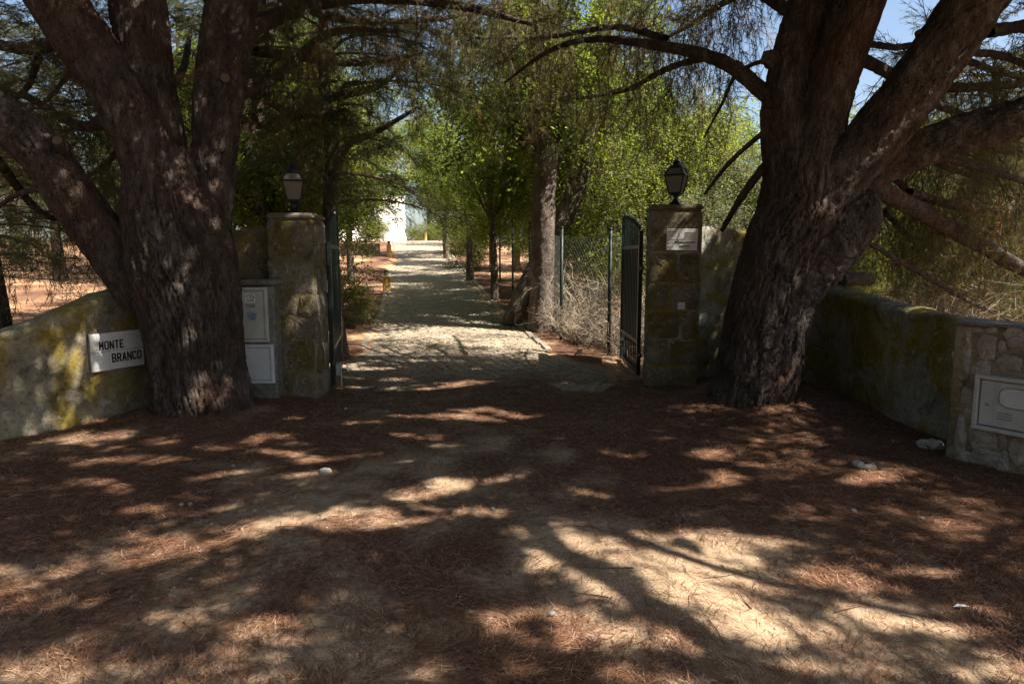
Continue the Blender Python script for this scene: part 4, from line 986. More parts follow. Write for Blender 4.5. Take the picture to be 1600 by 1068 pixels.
# ================================================================== gate pillars
def pillar(loc, rz, W, D, H, courses, side, seed, label, mat_core, mat_stone, capmat):
    o = thing('gate_pillar', loc, label, 'pillar', rz=rz); o.empty_display_size = 0.3
    g = Geo(); V, F = box((0, D / 2, H / 2 - 0.1), (W, D, H + 0.2), 0.03); g.add(V, F)
    link('core', g.mesh('core', [mat_core]), o)
    g = Geo(); V, F = box((0, D / 2, H + 0.028), (W + 0.012, D + 0.012, 0.075), 0.028); g.add(V, F); link('cap_stone', g.mesh('cap_stone', [capmat]), o)
    MFr = Matrix(((1, 0, 0, -W / 2), (0, 0, -1, 0), (0, 1, 0, 0), (0, 0, 0, 1)))        # x right, y up, normal towards the camera
    for k, (x0, x1, z0, z1) in enumerate(courses):
        rs = np.random.default_rng(seed + k); P = np.array(quad_stone(x0 * W, x1 * W, z0, z1, seed + k)); c = P.mean(0)
        V, F = stone_geo(P - c, 0.003 + 0.007 * rs.random(), rs); g = Geo(); g.add(V, F)
        link('stone', g.mesh('stone', [mat_stone]), o, M=MFr @ Matrix.Translation((c[0], c[1], 0)))
    s = 1 if side > 0 else -1
    MS = Matrix(((0, 0, s, s * W / 2), (s, 0, 0, 0 if s > 0 else D), (0, 1, 0, 0), (0, 0, 0, 1)))
    z = 0.03; k = 0
    rs = np.random.default_rng(seed + 50)
    while z < H - 0.12:
        h = min(rs.uniform(0.22, 0.34), H - 0.03 - z); cut = D * rs.uniform(0.4, 0.6)
        for (a, b) in ((0.02, cut - 0.01), (cut + 0.012, D - 0.02)):
            P = np.array(quad_stone(a, b, z, z + h - 0.022, seed + 60 + k)); c = P.mean(0); V, F = stone_geo(P - c, 0.003 + 0.007 * rs.random(), rs)
            g = Geo(); g.add(V, F); link('stone', g.mesh('stone', [mat_stone]), o, M=MS @ Matrix.Translation((c[0], c[1], 0))); k += 1
        z += h
    return o
CL = [(0.02, 0.50, 1.60, 1.96), (0.56, 0.97, 1.58, 1.93), (0.0, 0.40, 1.22, 1.56), (0.48, 0.97, 1.20, 1.54), (0.18, 0.60, 0.97, 1.17), (0.64, 0.98, 0.94, 1.17), (0.06, 0.50, 0.68, 0.92), (0.55, 0.98, 0.70, 0.91), (0.05, 0.36, 0.38, 0.64), (0.42, 0.97, 0.38, 0.66), (0.05, 0.52, 0.06, 0.34), (0.56, 0.96, 0.05, 0.34)]
LP = (-2.39, 7.42, 0.0); LPW = 0.50; LPH = 1.995
pl = pillar(LP, 0.0, LPW, 0.5, LPH, CL, 1, 400, 'stone gate pillar with lichen beside the grey meter cupboards', M_PILLAR, M_PSTONE, M_PSTONE)
CRr = [(0.03, 0.97, 1.66, 2.10), (0.03, 0.55, 1.30, 1.63), (0.58, 0.97, 1.28, 1.63), (0.03, 0.40, 0.97, 1.27), (0.44, 0.97, 0.98, 1.25), (0.03, 0.62, 0.64, 0.94), (0.66, 0.97, 0.63, 0.94), (0.03, 0.44, 0.32, 0.61), (0.47, 0.97, 0.31, 0.60), (0.03, 0.97, 0.02, 0.28)]
RP = (1.905, 8.05, 0.0); RPH = 2.13
pr = pillar(RP, R(-9), 0.61, 0.55, RPH, CRr, -1, 450, 'weathered gate pillar carrying the white notice plate', M_WALLR, M_PILLAR, M_PILLAR)

# ---- lanterns on the pillars
def lantern(loc, rz, label):
    o = thing('gate_lantern', loc, label, 'lantern', 'lanterns on the gate pillars', rz); o.scale = (0.88, 0.88, 0.97)
    def ring(h, z, r=0.012):
        g.tube([(h, h, z), (-h, h, z), (-h, -h, z), (h, -h, z), (h, h, z)], r, 6, False)
    g = Geo()                                             # foot and stem
    for z0, z1, a, b in ((0, 0.012, 0.085, 0.085), (0.012, 0.075, 0.08, 0.028), (0.075, 0.12, 0.028, 0.022), (0.12, 0.135, 0.03, 0.06), (0.135, 0.15, 0.075, 0.075)):
        V = np.array([(s * q, t * q, z) for z, q in ((z0, a), (z1, b)) for s, t in ((-1, -1), (1, -1), (1, 1), (-1, 1))])
        g.add(V, [(0, 3, 2, 1), (4, 5, 6, 7), (0, 1, 5, 4), (1, 2, 6, 5), (2, 3, 7, 6), (3, 0, 4, 7)])
    link('foot', g.mesh('foot', [M_BLACK]), o)
    g = Geo(); ring(0.078, 0.152); ring(0.128, 0.365, 0.014); ring(0.085, 0.455, 0.011)
    for s in (-1, 1):
        for t in (-1, 1):
            g.tube([(0.078 * s, 0.078 * t, 0.15), (0.128 * s, 0.128 * t, 0.365)], 0.009, 6); g.tube([(0.128 * s, 0.128 * t, 0.365), (0.085 * s, 0.085 * t, 0.455)], 0.010, 6)
            g.tube([(0.125 * s, 0.125 * t, 0.37), (0.15 * s, 0.15 * t, 0.362)], 0.009, 5)
    link('frame', g.mesh('frame', [M_BLACK]), o)
    for q in range(4):
        Mq = Matrix.Rotation(q * math.pi / 2, 4, 'Z')
        for n_, z0, z1, a, b in (('glass_pane', 0.155, 0.36, 0.075, 0.124), ('upper_pane', 0.37, 0.45, 0.124, 0.083)):
            V = np.array([(-a, -a, z0), (a, -a, z0), (b, -b, z1), (-b, -b, z1), (-a, -a + 0.004, z0), (a, -a + 0.004, z0), (b, -b + 0.004, z1), (-b, -b + 0.004, z1)])
            g = Geo(); g.add(xf(Mq, V), [(0, 1, 2, 3), (7, 6, 5, 4), (0, 4, 5, 1), (2, 6, 7, 3), (1, 5, 6, 2), (0, 3, 7, 4)])
            link(n_, g.mesh(n_, [M_GLASS]), o)
    g = Geo()
    prof = [(0.10, 0.455), (0.095, 0.475), (0.07, 0.495), (0.05, 0.503), (0.05, 0.53), (0.035, 0.545), (0.0, 0.55)]
    th = np.linspace(0, 6.283, 16, endpoint=False)
    V = np.array([(r_ * math.cos(t), r_ * math.sin(t), z) for r_, z in prof for t in th]); g.add(V, [grid_faces(len(prof), 16)])
    link('cap', g.mesh('cap', [M_BLACK], smooth=True), o)
lantern((-2.40, 7.66, LPH + 0.064), R(14), 'black lantern with frosted panes on the pillar beside the meter cupboards')
lantern((1.955, 8.30, RPH + 0.064), R(-28), 'black lantern with frosted panes on the pillar above the white notice')

# ---- notice plate and bell plate on the right pillar
MN = Matrix.Translation(RP) @ Matrix.Rotation(R(-9), 4, 'Z') @ Matrix(((1, 0, 0, 0), (0, 0, -1, -0.024), (0, 1, 0, 0), (0, 0, 0, 1)))
Mp = MN @ Matrix.Translation((0.075, 1.79, 0)) @ Matrix.Rotation(R(-1), 4, 'Z')
npl = thing('notice_plate', Mp.translation, 'white notice plate with dark lines of print on the gate pillar', 'sign')
g = Geo(); g.box((0, 0, 0.003), (0.35, 0.245, 0.006), bev=0.002); link('plate', g.mesh('plate', [M_PLATE]), npl, M=local(Mp, npl))
g = Geo(); rs = np.random.default_rng(9)
def glyphs(g, x0, x1, y, h, gap=0.35):
    x = x0
    while x < x1:
        w = h * rs.uniform(0.45, 0.9)
        g.box((x + w / 2, y + rs.normal(0, h * 0.05), 0.0075), (w, h * rs.uniform(0.7, 1.0), 0.002)); x += w + h * gap * rs.uniform(0.4, 1.0)
glyphs(g, -0.085, 0.15, -0.030, 0.017, 0.12)
link('bold_print', g.mesh('bold_print', [M_INK]), npl, M=local(Mp, npl)); g = Geo(); glyphs(g, -0.025, 0.09, -0.075, 0.016, 0.15)
link('bold_print', g.mesh('bold_print', [M_INK]), npl, M=local(Mp, npl))
g = Geo()
for k in range(4): glyphs(g, 0.03, 0.155, 0.085 - 0.02 * k, 0.006, 0.5)
glyphs(g, -0.165, -0.07, 0.09, 0.022, 0.5); glyphs(g, -0.165, -0.09, 0.045, 0.008, 0.5); glyphs(g, -0.165, -0.14, -0.045, 0.012); glyphs(g, -0.165, -0.14, -0.085, 0.02); glyphs(g, -0.13, -0.10, -0.03, 0.008)
g.box((0, 0.0, 0.0072), (0.335, 0.0025, 0.0015))
link('faded_print', g.mesh('faded_print', [M_PRINT]), npl, M=local(Mp, npl))
Mp = MN @ Matrix.Translation((0.09, 1.02, 0))
bp = thing('bell_plate', Mp.translation, 'small square white plate on the pillar below the notice', 'plate'); g = Geo(); g.box((0, 0, 0.006), (0.085, 0.085, 0.02), bev=0.006); link('cover', g.mesh('cover', [M_BOX2]), bp, M=local(Mp, bp))
g = Geo(); g.box((0, 0, 0.017), (0.05, 0.05, 0.006), bev=0.003); link('button', g.mesh('button', [M_BOX2]), bp, M=local(Mp, bp))

# ---- meter housing left of the left pillar
mh = thing('meter_housing', (-2.92, 7.3, 0), 'grey concrete housing for meter cupboards between the pine and the pillar', 'meter housing')
g = Geo(); g.box((0.0, 0.12, 0.55), (0.80, 0.40, 1.50), bev=0.02); link('body', g.mesh('body', [M_CONC]), mh)
g = Geo(); g.box((0.01, 0.10, 1.325), (0.86, 0.48, 0.055), bev=0.012); link('top_slab', g.mesh('top_slab', [M_CONC]), mh)
def cupboard(cx, cz, w, h, mat, label, rz=0.0):
    o = thing('meter_cupboard', (cx, 7.218, cz), label, 'meter box')
    g = Geo(); f = 0.032
    for c, d in (((0, -0.02, h / 2 - f / 2), (w, 0.05, f)), ((0, -0.02, -h / 2 + f / 2), (w, 0.05, f)), ((w / 2 - f / 2, -0.02, 0), (f, 0.048, h - 2 * f)), ((-w / 2 + f / 2, -0.02, 0), (f, 0.048, h - 2 * f))): g.box(c, d, bev=0.005)
    link('frame', g.mesh('frame', [mat]), o)
    g = Geo(); g.box((0, -0.015, 0), (w - 2 * f - 0.008, 0.04, h - 2 * f - 0.008), bev=0.005); d = link('door', g.mesh('door', [mat]), o)
    return o, d
o, d = cupboard(-2.81, 0.985, 0.46, 0.58, M_BOX, 'grey meter cupboard door with paper stickers, above the blank one')
g = Geo(); g.box((0.055, -0.0362, 0.175), (0.105, 0.0015, 0.085)); st = link('paper_sticker', g.mesh('paper_sticker', [M_STICK]), d)
g = Geo(); rs = np.random.default_rng(4)
for a, b, w, h in ((0.05, 0.205, 0.08, 0.008), (0.02, 0.185, 0.02, 0.006), (0.06, 0.185, 0.03, 0.008), (0.09, 0.182, 0.018, 0.016), (0.03, 0.152, 0.018, 0.012), (0.07, 0.157, 0.045, 0.006), (0.07, 0.147, 0.045, 0.005)): g.box((a, -0.0375, b), (w, 0.0012, h))
link('sticker_print', g.mesh('sticker_print', [M_INK]), st)
g = Geo(); g.box((0.055, -0.0362, 0.095), (0.10, 0.0015, 0.035)); link('grey_label', g.mesh('grey_label', [M_GTAPE]), d)
g = Geo()
for q in range(46):
    a = q * 2.4; rr_ = 0.052 * math.sqrt(q / 46); s = rs.uniform(0.006, 0.013); g.box((0.065 + rr_ * math.cos(a), -0.0364, -0.01 + rr_ * math.sin(a)), (s, 0.0016, s * rs.uniform(0.5, 1)))
link('blue_round_sticker', g.mesh('blue_round_sticker', [M_BLUE]), d)
o, d = cupboard(-2.74, 0.46, 0.40, 0.42, M_BOX2, 'blank pale grey meter cupboard low down beside the pine trunk')
g = Geo(); g.tube([(-0.14, -0.034, 0), (-0.14, -0.044, 0)], 0.012, 12); link('lock', g.mesh('lock', [M_GTAPE]), d)

# ---- tiled name sign on the left wall
ex = Vector((-3.78 + 4.0, 6.95 - 6.45, 0.0)).normalized(); nn_ = Vector((ex.y, -ex.x, 0))
MSg = face_matrix((-4.02, 6.41, 0.50), ex, nn_) @ Matrix.Translation((0, 0, 0.028))
sg = thing('tiled_sign', MSg.translation, 'white tiled house-name sign reading MONTE BRANCO on the wall beside the pine', 'sign')
tw, thh = 0.187, 0.183
for i in range(3):
    for j in range(2):
        g = Geo(); g.box(((i + 0.5) * tw, (j + 0.5) * thh, 0.0), (tw - 0.004, thh - 0.004, 0.024 + 0.001 * ((i + j) % 2)), bev=0.003)
        link('tile', g.mesh('tile', [M_TILE]), sg, M=local(MSg, sg))
g = Geo(); g.box((1.5 * tw, thh, -0.01), (3 * tw + 0.012, 2 * thh + 0.012, 0.02)); link('mortar_bed', g.mesh('mortar_bed', [M_CONC]), sg, M=local(MSg, sg))
LET = {  # block letters drawn as strokes in a 4 by 6 field
    'M': [(0, 0, 0, 6), (0, 5.6, 2, 2.2), (2, 2.2, 4, 5.6), (4, 0, 4, 6)], 'O': [(0, 1.2, 0, 4.8), (4, 1.2, 4, 4.8), (0.9, 0.35, 3.1, 0.35), (0.9, 5.65, 3.1, 5.65), (0, 1.2, 0.9, 0.35), (4, 1.2, 3.1, 0.35), (0, 4.8, 0.9, 5.65), (4, 4.8, 3.1, 5.65)],
    'N': [(0, 0, 0, 6), (4, 0, 4, 6), (0.1, 5.6, 3.9, 0.4)], 'T': [(2, 0, 2, 5.3), (-0.2, 5.6, 4.2, 5.6)], 'E': [(0, 0, 0, 6), (0.4, 0.4, 3.9, 0.4), (0.4, 5.6, 3.9, 5.6), (0.4, 3.05, 3.2, 3.05)],
    'B': [(0, 0, 0, 6), (0.4, 0.4, 3.0, 0.4), (0.4, 5.6, 2.9, 5.6), (0.4, 3.05, 3.0, 3.05), (3.0, 0.4, 3.8, 1.2), (3.8, 1.2, 3.8, 2.3), (3.8, 2.3, 3.0, 3.05), (3.0, 3.05, 3.6, 3.8), (3.6, 3.8, 3.6, 4.9), (3.6, 4.9, 2.9, 5.6)],
    'R': [(0, 0, 0, 6), (0.4, 5.6, 3.0, 5.6), (0.4, 2.8, 3.0, 2.8), (3.0, 2.8, 3.8, 3.6), (3.8, 3.6, 3.8, 4.8), (3.8, 4.8, 3.0, 5.6), (2.2, 2.7, 3.9, 0.1)],
    'A': [(0, 0, 1.9, 5.9), (4, 0, 2.1, 5.9), (0.8, 1.9, 3.2, 1.9)], 'C': [(0, 1.2, 0, 4.8), (0.9, 0.35, 3.1, 0.35), (0.9, 5.65, 3.1, 5.65), (0, 1.2, 0.9, 0.35), (3.9, 1.5, 3.1, 0.35), (0, 4.8, 0.9, 5.65), (3.9, 4.5, 3.1, 5.65)]}
def word(txt, x0, y0, hgt, adv):
    for k, chh in enumerate(txt):
        g = Geo(); s = hgt / 6.0
        for n_, (a, b, c, d) in enumerate(LET[chh]):
            A_ = Vector((a * s * 0.62, b * s, 0)); B_ = Vector((c * s * 0.62, d * s, 0)); dv = B_ - A_; L_ = dv.length + s * 0.25
            Mq = Matrix.Translation((A_ + B_) / 2) @ Matrix.Rotation(math.atan2(dv.y, dv.x), 4, 'Z')
            g.box((0, 0, 0), (L_, s * 1.02, 0.0022 + 0.0001 * n_), Mq)
        link('letter', g.mesh('letter', [M_INK]), sg, M=local(MSg @ Matrix.Translation((x0 + k * adv, y0, 0.0136)), sg))
word('MONTE', 0.090, 0.205, 0.080, 0.0535); word('BRANCO', 0.212, 0.072, 0.084, 0.0545)

# ================================================================== gate leaves
def gate_leaf(loc, rz, label, left):
    o = thing('gate_leaf', loc, label, 'gate', 'open gate leaves', rz)   # local x runs from hinge to free end
    L = 1.5; zb = 0.07
    def topz(x): return 1.92 + 0.24 * math.sin(min(1, x / L) * math.pi / 2)
    for x, h in ((0.03, topz(0)), (L - 0.03, topz(L) + 0.02)):
        g = Geo(); g.box((x, 0, (zb + h) / 2), (0.06, 0.05, h - zb), bev=0.005); link('stile', g.mesh('stile', [M_GREEN]), o)
    for z in (zb + 0.03, 0.50, 1.72):
        g = Geo(); g.box((L / 2, 0, z), (L - 0.122, 0.04, 0.05), bev=0.004); link('rail', g.mesh('rail', [M_GREEN]), o)
    g = Geo(); g.tube([(x, 0, topz(x) - 0.10) for x in np.linspace(0.06, L - 0.06, 12)], 0.018, 6); link('arched_rail', g.mesh('arched_rail', [M_GREEN]), o)
    g = Geo(); g.box((L / 2, 0.0, 1.11), (L - 0.122, 0.008, 1.17))
    for k in range(11): g.box((0.06 + (L - 0.12) * (k + 0.5) / 11, 0.0, 1.11), (0.03, 0.03, 1.168), bev=0.006)
    link('sheet_panel', g.mesh('sheet_panel', [M_GREEN]), o)
    for k in range(10):
        x = 0.06 + (L - 0.12) * (k + 0.5) / 10; t = topz(x) + 0.06
        g = Geo(); g.tube([(x, 0, 1.74), (x, 0, t - 0.07), (x, 0, t - 0.065), (x, 0, t - 0.04), (x, 0, t)], [0.011, 0.011, 0.022, 0.02, 0.002], 8)
        link('spear_bar', g.mesh('spear_bar', [M_GREEN]), o)
        g = Geo(); g.tube([(x, 0, zb + 0.05), (x, 0, 0.48)], 0.010, 6); g.tube([(x - 0.06, 0, zb + 0.05), (x + 0.06, 0, 0.48)], 0.006, 5); link('lattice_bar', g.mesh('lattice_bar', [M_GREEN]), o)
    for z in (0.35, 1.45):
        g = Geo(); g.tube([(-0.13, 0, z), (0.0, 0, z)], 0.018, 8); g.tube([(-0.02, 0, z - 0.05), (-0.02, 0, z + 0.05)], 0.026, 10); link('hinge', g.mesh('hinge', [M_BLACK]), o)
    if left:
        g = Geo(); g.box((0.09, -0.055, 0.25), (0.10, 0.05, 0.15), bev=0.008); lk = link('drop_bolt_box', g.mesh('drop_bolt_box', [M_GALV]), o)
        g = Geo(); g.tube([(0.09, -0.09, 0.34), (0.09, -0.09, 0.02)], 0.012, 8); g.tube([(0.09, -0.09, 0.30), (0.16, -0.10, 0.28)], 0.010, 6); link('drop_bolt', g.mesh('drop_bolt', [M_GALV]), lk)
        g = Geo(); g.box((0.05, 0.08, 1.25), (0.10, 0.11, 0.14), bev=0.01); link('opener_box', g.mesh('opener_box', [M_BOX2]), o)
    return o
gate_leaf((1.635, 8.72, float(gz_base(1.6, 9)) - 0.02), R(89.5), 'dark green gate leaf swung open against the pillar with the notice', False)
gate_leaf((-2.14, 8.04, float(gz_base(-2, 8.5)) - 0.02), R(100.5), 'dark green gate leaf swung open beside the pillar with meter cupboards', True)

# ================================================================== wire fence on the right of the drive
FP = [(2.86, 9.62), (1.50, 10.5), (0.86, 11.9), (0.66, 13.6), (0.42, 16.2), (0.02, 18.9), (-0.38, 21.6), (-0.78, 24.3)]
fn = thing('wire_fence', (1.5, 10.5, 0), 'green posted wire mesh fence along the drive beyond the gate', 'fence')
fo = np.array([1.5, 10.5, 0])
for k, (x, y) in enumerate(FP):
    z = float(gz(x, y)); h = 1.92
    g = Geo(); g.tube(np.array([(x, y, z - 0.2), (x, y, z + h)]) - fo, 0.028, 10); g.tube(np.array([(x, y, z + h), (x, y, z + h + 0.03)]) - fo, [0.034, 0.02], 10)
    link('post', g.mesh('post', [M_POSTG], smooth=True), fn)
for (a, b) in zip(FP[:-1], FP[1:]):
    A = np.array([a[0], a[1], float(gz(*a))]); B = np.array([b[0], b[1], float(gz(*b))]); d = B - A; ln = np.linalg.norm(d[:2]); g = Geo(); H = 1.72; st = 0.09
    def wp(s, h): return A + d * (s / ln) + np.array([0, 0, h + 0.06]) - fo
    for q in np.arange(-H, ln, st):
        for sgn in (1, -1):
            s0, s1 = max(q, 0), min(q + H, ln)
            if s1 - s0 < 0.03: continue
            h0, h1 = (s0 - q, s1 - q) if sgn > 0 else (H - (s0 - q), H - (s1 - q))
            g.tube([wp(s0, h0), wp(s1, h1)], 0.0009, 3, False)
    for h in (0.02, 0.9, H): g.tube([wp(0, h), wp(ln, h)], 0.002, 4, False)
    link('wire_mesh', g.mesh('wire_mesh', [M_WIRE]), fn)

# ================================================================== ochre bollard lamps along the drive
def bollard(px, py, d, h, label):
    p = at(px, py, d); z = float(gz(p[0], d)); o = thing('bollard_lamp', (p[0], d, z), label, 'bollard', 'ochre bollard lamps by the drive')
    def turned(prof, n, mat):
        th = np.linspace(0, 6.283, 20, endpoint=False); V = np.array([(r_ * math.cos(t), r_ * math.sin(t), zz) for r_, zz in prof for t in th])
        g = Geo(); g.add(V, [grid_faces(len(prof), 20)]); link(n, g.mesh(n, [mat], smooth=True), o)
    turned([(0.12, -0.1), (0.12, 0.02), (0.105, 0.03), (0.10, h - 0.03), (0.108, h - 0.02), (0.108, h), (0.0, h)], 'post', M_OCHRE)
    turned([(0.052, h), (0.06, h + 0.02), (0.06, h + 0.11), (0.05, h + 0.12)], 'lamp_glass', M_GLASS)
    turned([(0.075, h + 0.115), (0.07, h + 0.13), (0.04, h + 0.16), (0.0, h + 0.17)], 'lamp_hood', M_BLACK)
bollard(604, 447, 18.7, 0.44, 'ochre bollard lamp standing alone lower down the drive edge')
bollard(608, 402, 29.5, 0.52, 'ochre bollard lamp at the end of the low dark terrace wall')
bollard(665, 372, 50.0, 0.60, 'small far ochre bollard lamp in front of the shrubs by the house')

# ---- low terrace wall left of the drive, far
tw_ = thing('terrace_wall', (-7.0, 30.0, float(gz_base(0, 30))), 'low dark stone terrace wall left of the drive near the house', 'wall')
rs = np.random.default_rng(8); x = -6.0
g = Geo(); g.box((-2.1, 0.16, 0.30), (6.6, 0.24, 0.74)); link('core', g.mesh('core', [M_DARKSTONE]), tw_)
MTW = Matrix(((1, 0, 0, 0), (0, 0, -1, 0.04), (0, 1, 0, 0), (0, 0, 0, 1)))
for row in range(3):
    x = -5.3
    while x < 1.1:
        w = rs.uniform(0.3, 0.55); P = np.array(quad_stone(x, min(x + w - 0.02, 1.18), 0.02 + row * 0.22, 0.22 + row * 0.22, int(rs.integers(1e6)))); c = P.mean(0)
        V, F = stone_geo(P - c, 0.02, rs); g = Geo(); g.add(V, F); link('stone', g.mesh('stone', [M_DARKSTONE]), tw_, M=MTW @ Matrix.Translation((c[0], c[1], 0))); x += w

# ================================================================== white house at the top of the drive
hp = at(634, 372, 54.0)
hs = thing('white_house', (hp[0], 54.0, float(gz(hp[0], 54))), 'whitewashed house at the top of the drive, glimpsed under the leaves', 'house', rz=R(30))
g = Geo(); g.box((-4.2, 3.5, 1.6), (8.4, 7.0, 3.6), bev=0.03); link('wall', g.mesh('wall', [M_WHITE]), hs)
g = Geo(); g.box((-4.2, 3.5, 3.5), (8.46, 7.06, 0.22), bev=0.03); rf = link('roof', g.mesh('roof', [M_WHITE]), hs)
g = Geo(); g.box((-3.0, 3.0, 4.3), (0.6, 0.6, 1.4), bev=0.03); g.box((-3.0, 3.0, 5.02), (0.75, 0.75, 0.1)); link('chimney', g.mesh('chimney', [M_WHITE]), rf)
g = Geo(); g.box((-4.2, -0.03, 0.2), (8.45, 0.06, 0.5)); link('plinth', g.mesh('plinth', [M_WHITE]), hs)
for x in (-2.6, -5.8):
    g = Geo()
    for c, dd in (((x, -0.02, 2.22), (1.1, 0.07, 0.08)), ((x, -0.02, 1.02), (1.2, 0.12, 0.07)), ((x - 0.51, -0.02, 1.62), (0.08, 0.07, 1.12)), ((x + 0.51, -0.02, 1.62), (0.08, 0.07, 1.12))): g.box(c, dd)
    wf = link('window', g.mesh('window', [M_WHITE]), hs); g = Geo(); g.box((x, -0.005, 1.62), (0.94, 0.02, 1.12)); link('pane', g.mesh('pane', [M_GTAPE]), wf)

# ================================================================== trees and shrubs beyond the gate
def shift_mesh(me):
    return me
PA = bg_pine(601, 9.0, 2.5, 2.3, 42); PB = bg_pine(602, 7.5, 2.3, 1.0, 42, 0.8); PC = bg_pine(603, 10.5, 2.8, 3.4, 36)
BA = bg_broad(611, 6.6, 2.3, 2.2, 250); BB = bg_broad(612, 5.2, 2.0, 0.8, 210); BY = bg_broad(613, 4.3, 1.5, 0.35, 180, M_LEAF2, LFY); BO = bg_broad(614, 2.9, 1.5, 0.2, 170, M_LEAF3, LFS, 0.07); BX = bg_broad(615, 7.6, 2.7, 2.6, 260, None, LFB, 0.16)
BZ = bg_broad(617, 6.4, 2.3, 2.0, 240, M_LEAF4, None, 0.12)
BS = bg_broad(616, 1.15, 0.75, 0.05, 60, None, LFS, 0.03)
KIN = {'PA': PA, 'PB': PB, 'PC': PC, 'BA': BA, 'BB': BB, 'BY': BY, 'BO': BO, 'BX': BX, 'BS': BS, 'BZ': BZ}
NAM = {'P': ('pine_tree', 'tree'), 'B': ('leafy_tree', 'tree')}
def tree(kind, x, y, s=1.0, label=None, group=None, rz=None, sz=1.0):
    nm, cat = NAM[kind[0]]
    if kind in ('BO', 'BS'): nm, cat = 'shrub', 'shrub'
    o = thing(nm, (x, y, float(gz(x, y)) - 0.02), label, cat, group, random.uniform(0, 6.28) if rz is None else rz)
    o.scale = (s, s, s * sz)
    link('trunk', KIN[kind][0], o); link('crown', KIN[kind][1], o); return o
def own_tree(rows, kind, label, cs, cpos, branches=()):
    P, r = px_path(rows); y = rows[0][2]; x = P[1][0]
    o = thing('leafy_tree' if kind[0] == 'B' else 'pine_tree', (x, y, float(gz(x, y))), label, 'tree')
    part_bark('trunk', o, P, r, mat=M_BARK if kind[0] == 'P' else M_BARK2, amp=0.014, step=0.035, seed=int(abs(x * 100)) % 90, flare=0.3, lobes=0.05, plate=(0.06, 0.17))
    for bt in branches:
        Pb, rb_ = px_path(bt); part_bark('limb', o, Pb, rb_, mat=M_BARK if kind[0] == 'P' else M_BARK2, amp=0.01, step=0.04, seed=7, lobes=0.05)
    c = link('crown', KIN[kind][1], o, loc=cpos); c.scale = (cs, cs, cs); return o
own_tree([(846, 530, 12.8, 46), (846, 500, 12.8, 42), (848, 430, 12.8, 38), (850, 330, 12.8, 37), (853, 230, 12.8, 36), (846, 150, 12.8, 30), (838, 40, 12.8, 20), (830, -80, 12.8, 10)], 'BX',
         'straight grey trunked tree at the right drive edge, nearest beyond the gate', 0.95, (-0.2, 0.6, 0.7), [[(851, 300, 12.8, 20), (880, 180, 12.9, 15), (920, 90, 13.0, 10), (960, 0, 13.2, 5)]])
own_tree([(800, 505, 13.5, 29), (806, 484, 13.5, 28), (826, 440, 13.5, 29), (854, 390, 13.5, 31), (886, 330, 13.5, 31), (910, 265, 13.5, 28), (925, 190, 13.5, 18), (945, 90, 13.5, 9)], 'BA',
         'trunk leaning right behind the straight tree at the drive edge', 0.9, (1.2, 0.4, 1.0))
own_tree([(532, 565, 10.6, 32), (528, 535, 10.6, 27), (520, 430, 10.6, 24), (516, 330, 10.6, 23), (520, 250, 10.6, 22), (508, 150, 10.6, 18), (505, 40, 10.7, 12), (520, -80, 10.8, 6)], 'PA',
         'slender pine rising right behind the gate leaf by the meter cupboards', 0.72, (0.0, 0.0, 0.6), [[(520, 265, 10.6, 18), (545, 225, 10.5, 13), (590, 205, 10.4, 10), (650, 170, 10.4, 5)], [(520, 290, 10.6, 14), (495, 262, 10.4, 10), (470, 240, 10.3, 5)]])
own_tree([(455, 470, 11.2, 62), (446, 400, 11.2, 54), (436, 330, 11.2, 50), (404, 240, 11.2, 48), (396, 130, 11.2, 44), (416, 0, 11.2, 36), (430, -140, 11.2, 20)], 'PA',
         'thick bent dark pine behind the lantern over the meter cupboards', 0.75, (0.2, 0.0, 1.0), [[(402, 215, 11.2, 28), (450, 180, 10.9, 22), (520, 150, 10.7, 16), (590, 135, 10.6, 9), (640, 90, 10.6, 5)], [(440, 335, 11.1, 22), (400, 320, 10.8, 20), (355, 300, 10.6, 16), (300, 290, 10.4, 8)]])
T_ = [  # drive edge, right
    ('BA', -0.42, 16.9, 0.8, 'dark slim trunked leafy tree on the right drive edge, third beyond the gate', None), ('BA', -1.32, 21.6, 0.95, 'leafy tree on the right drive edge where the drive darkens near its top', None),
    ('BX', 0.9, 17.6, 0.8, 'big leafy tree just inside the wire fence', None), ('BB', 0.2, 24.5, 0.9, 'bushy green tree beside the upper drive', None), ('BB', -1.6, 27.0, 0.9, 'bushy green tree at the right of the drive summit', None),
    ('BY', 2.55, 13.5, 0.9, 'sunlit yellow-green bush tree behind the fence posts', None), ('BY', 3.3, 14.2, 1.05, 'sunlit yellow-green tree behind the right lantern', None), ('BY', 1.9, 15.4, 1.1, 'tall sunlit yellow-green tree behind the straight grey trunk', None),
    ('BO', 3.0, 11.9, 0.9, 'pale olive shrub behind the gate leaf with no bolt', None), ('BO', 4.6, 12.6, 1.15, 'pale olive shrub behind the leaning pine', None)]
T_ += [('BZ', -0.5, 19.9, 0.72, 'dense leafy tree hanging over the middle of the drive', None), ('BX', -2.9, 30.5, 0.9, 'broad leafy tree over the shaded top of the drive', None), ('BB', 1.2, 20.8, 1.1, 'round leafy tree far along the wire fence', None),
       ('BY', 2.6, 17.2, 1.35, 'tallest sunlit yellow-green tree beyond the fence', None), ('BX', -3.6, 11.9, 0.62, 'leafy young tree between the slender pine and the bent pine', None)]
GL = 'leafy trees lining the left side of the drive'
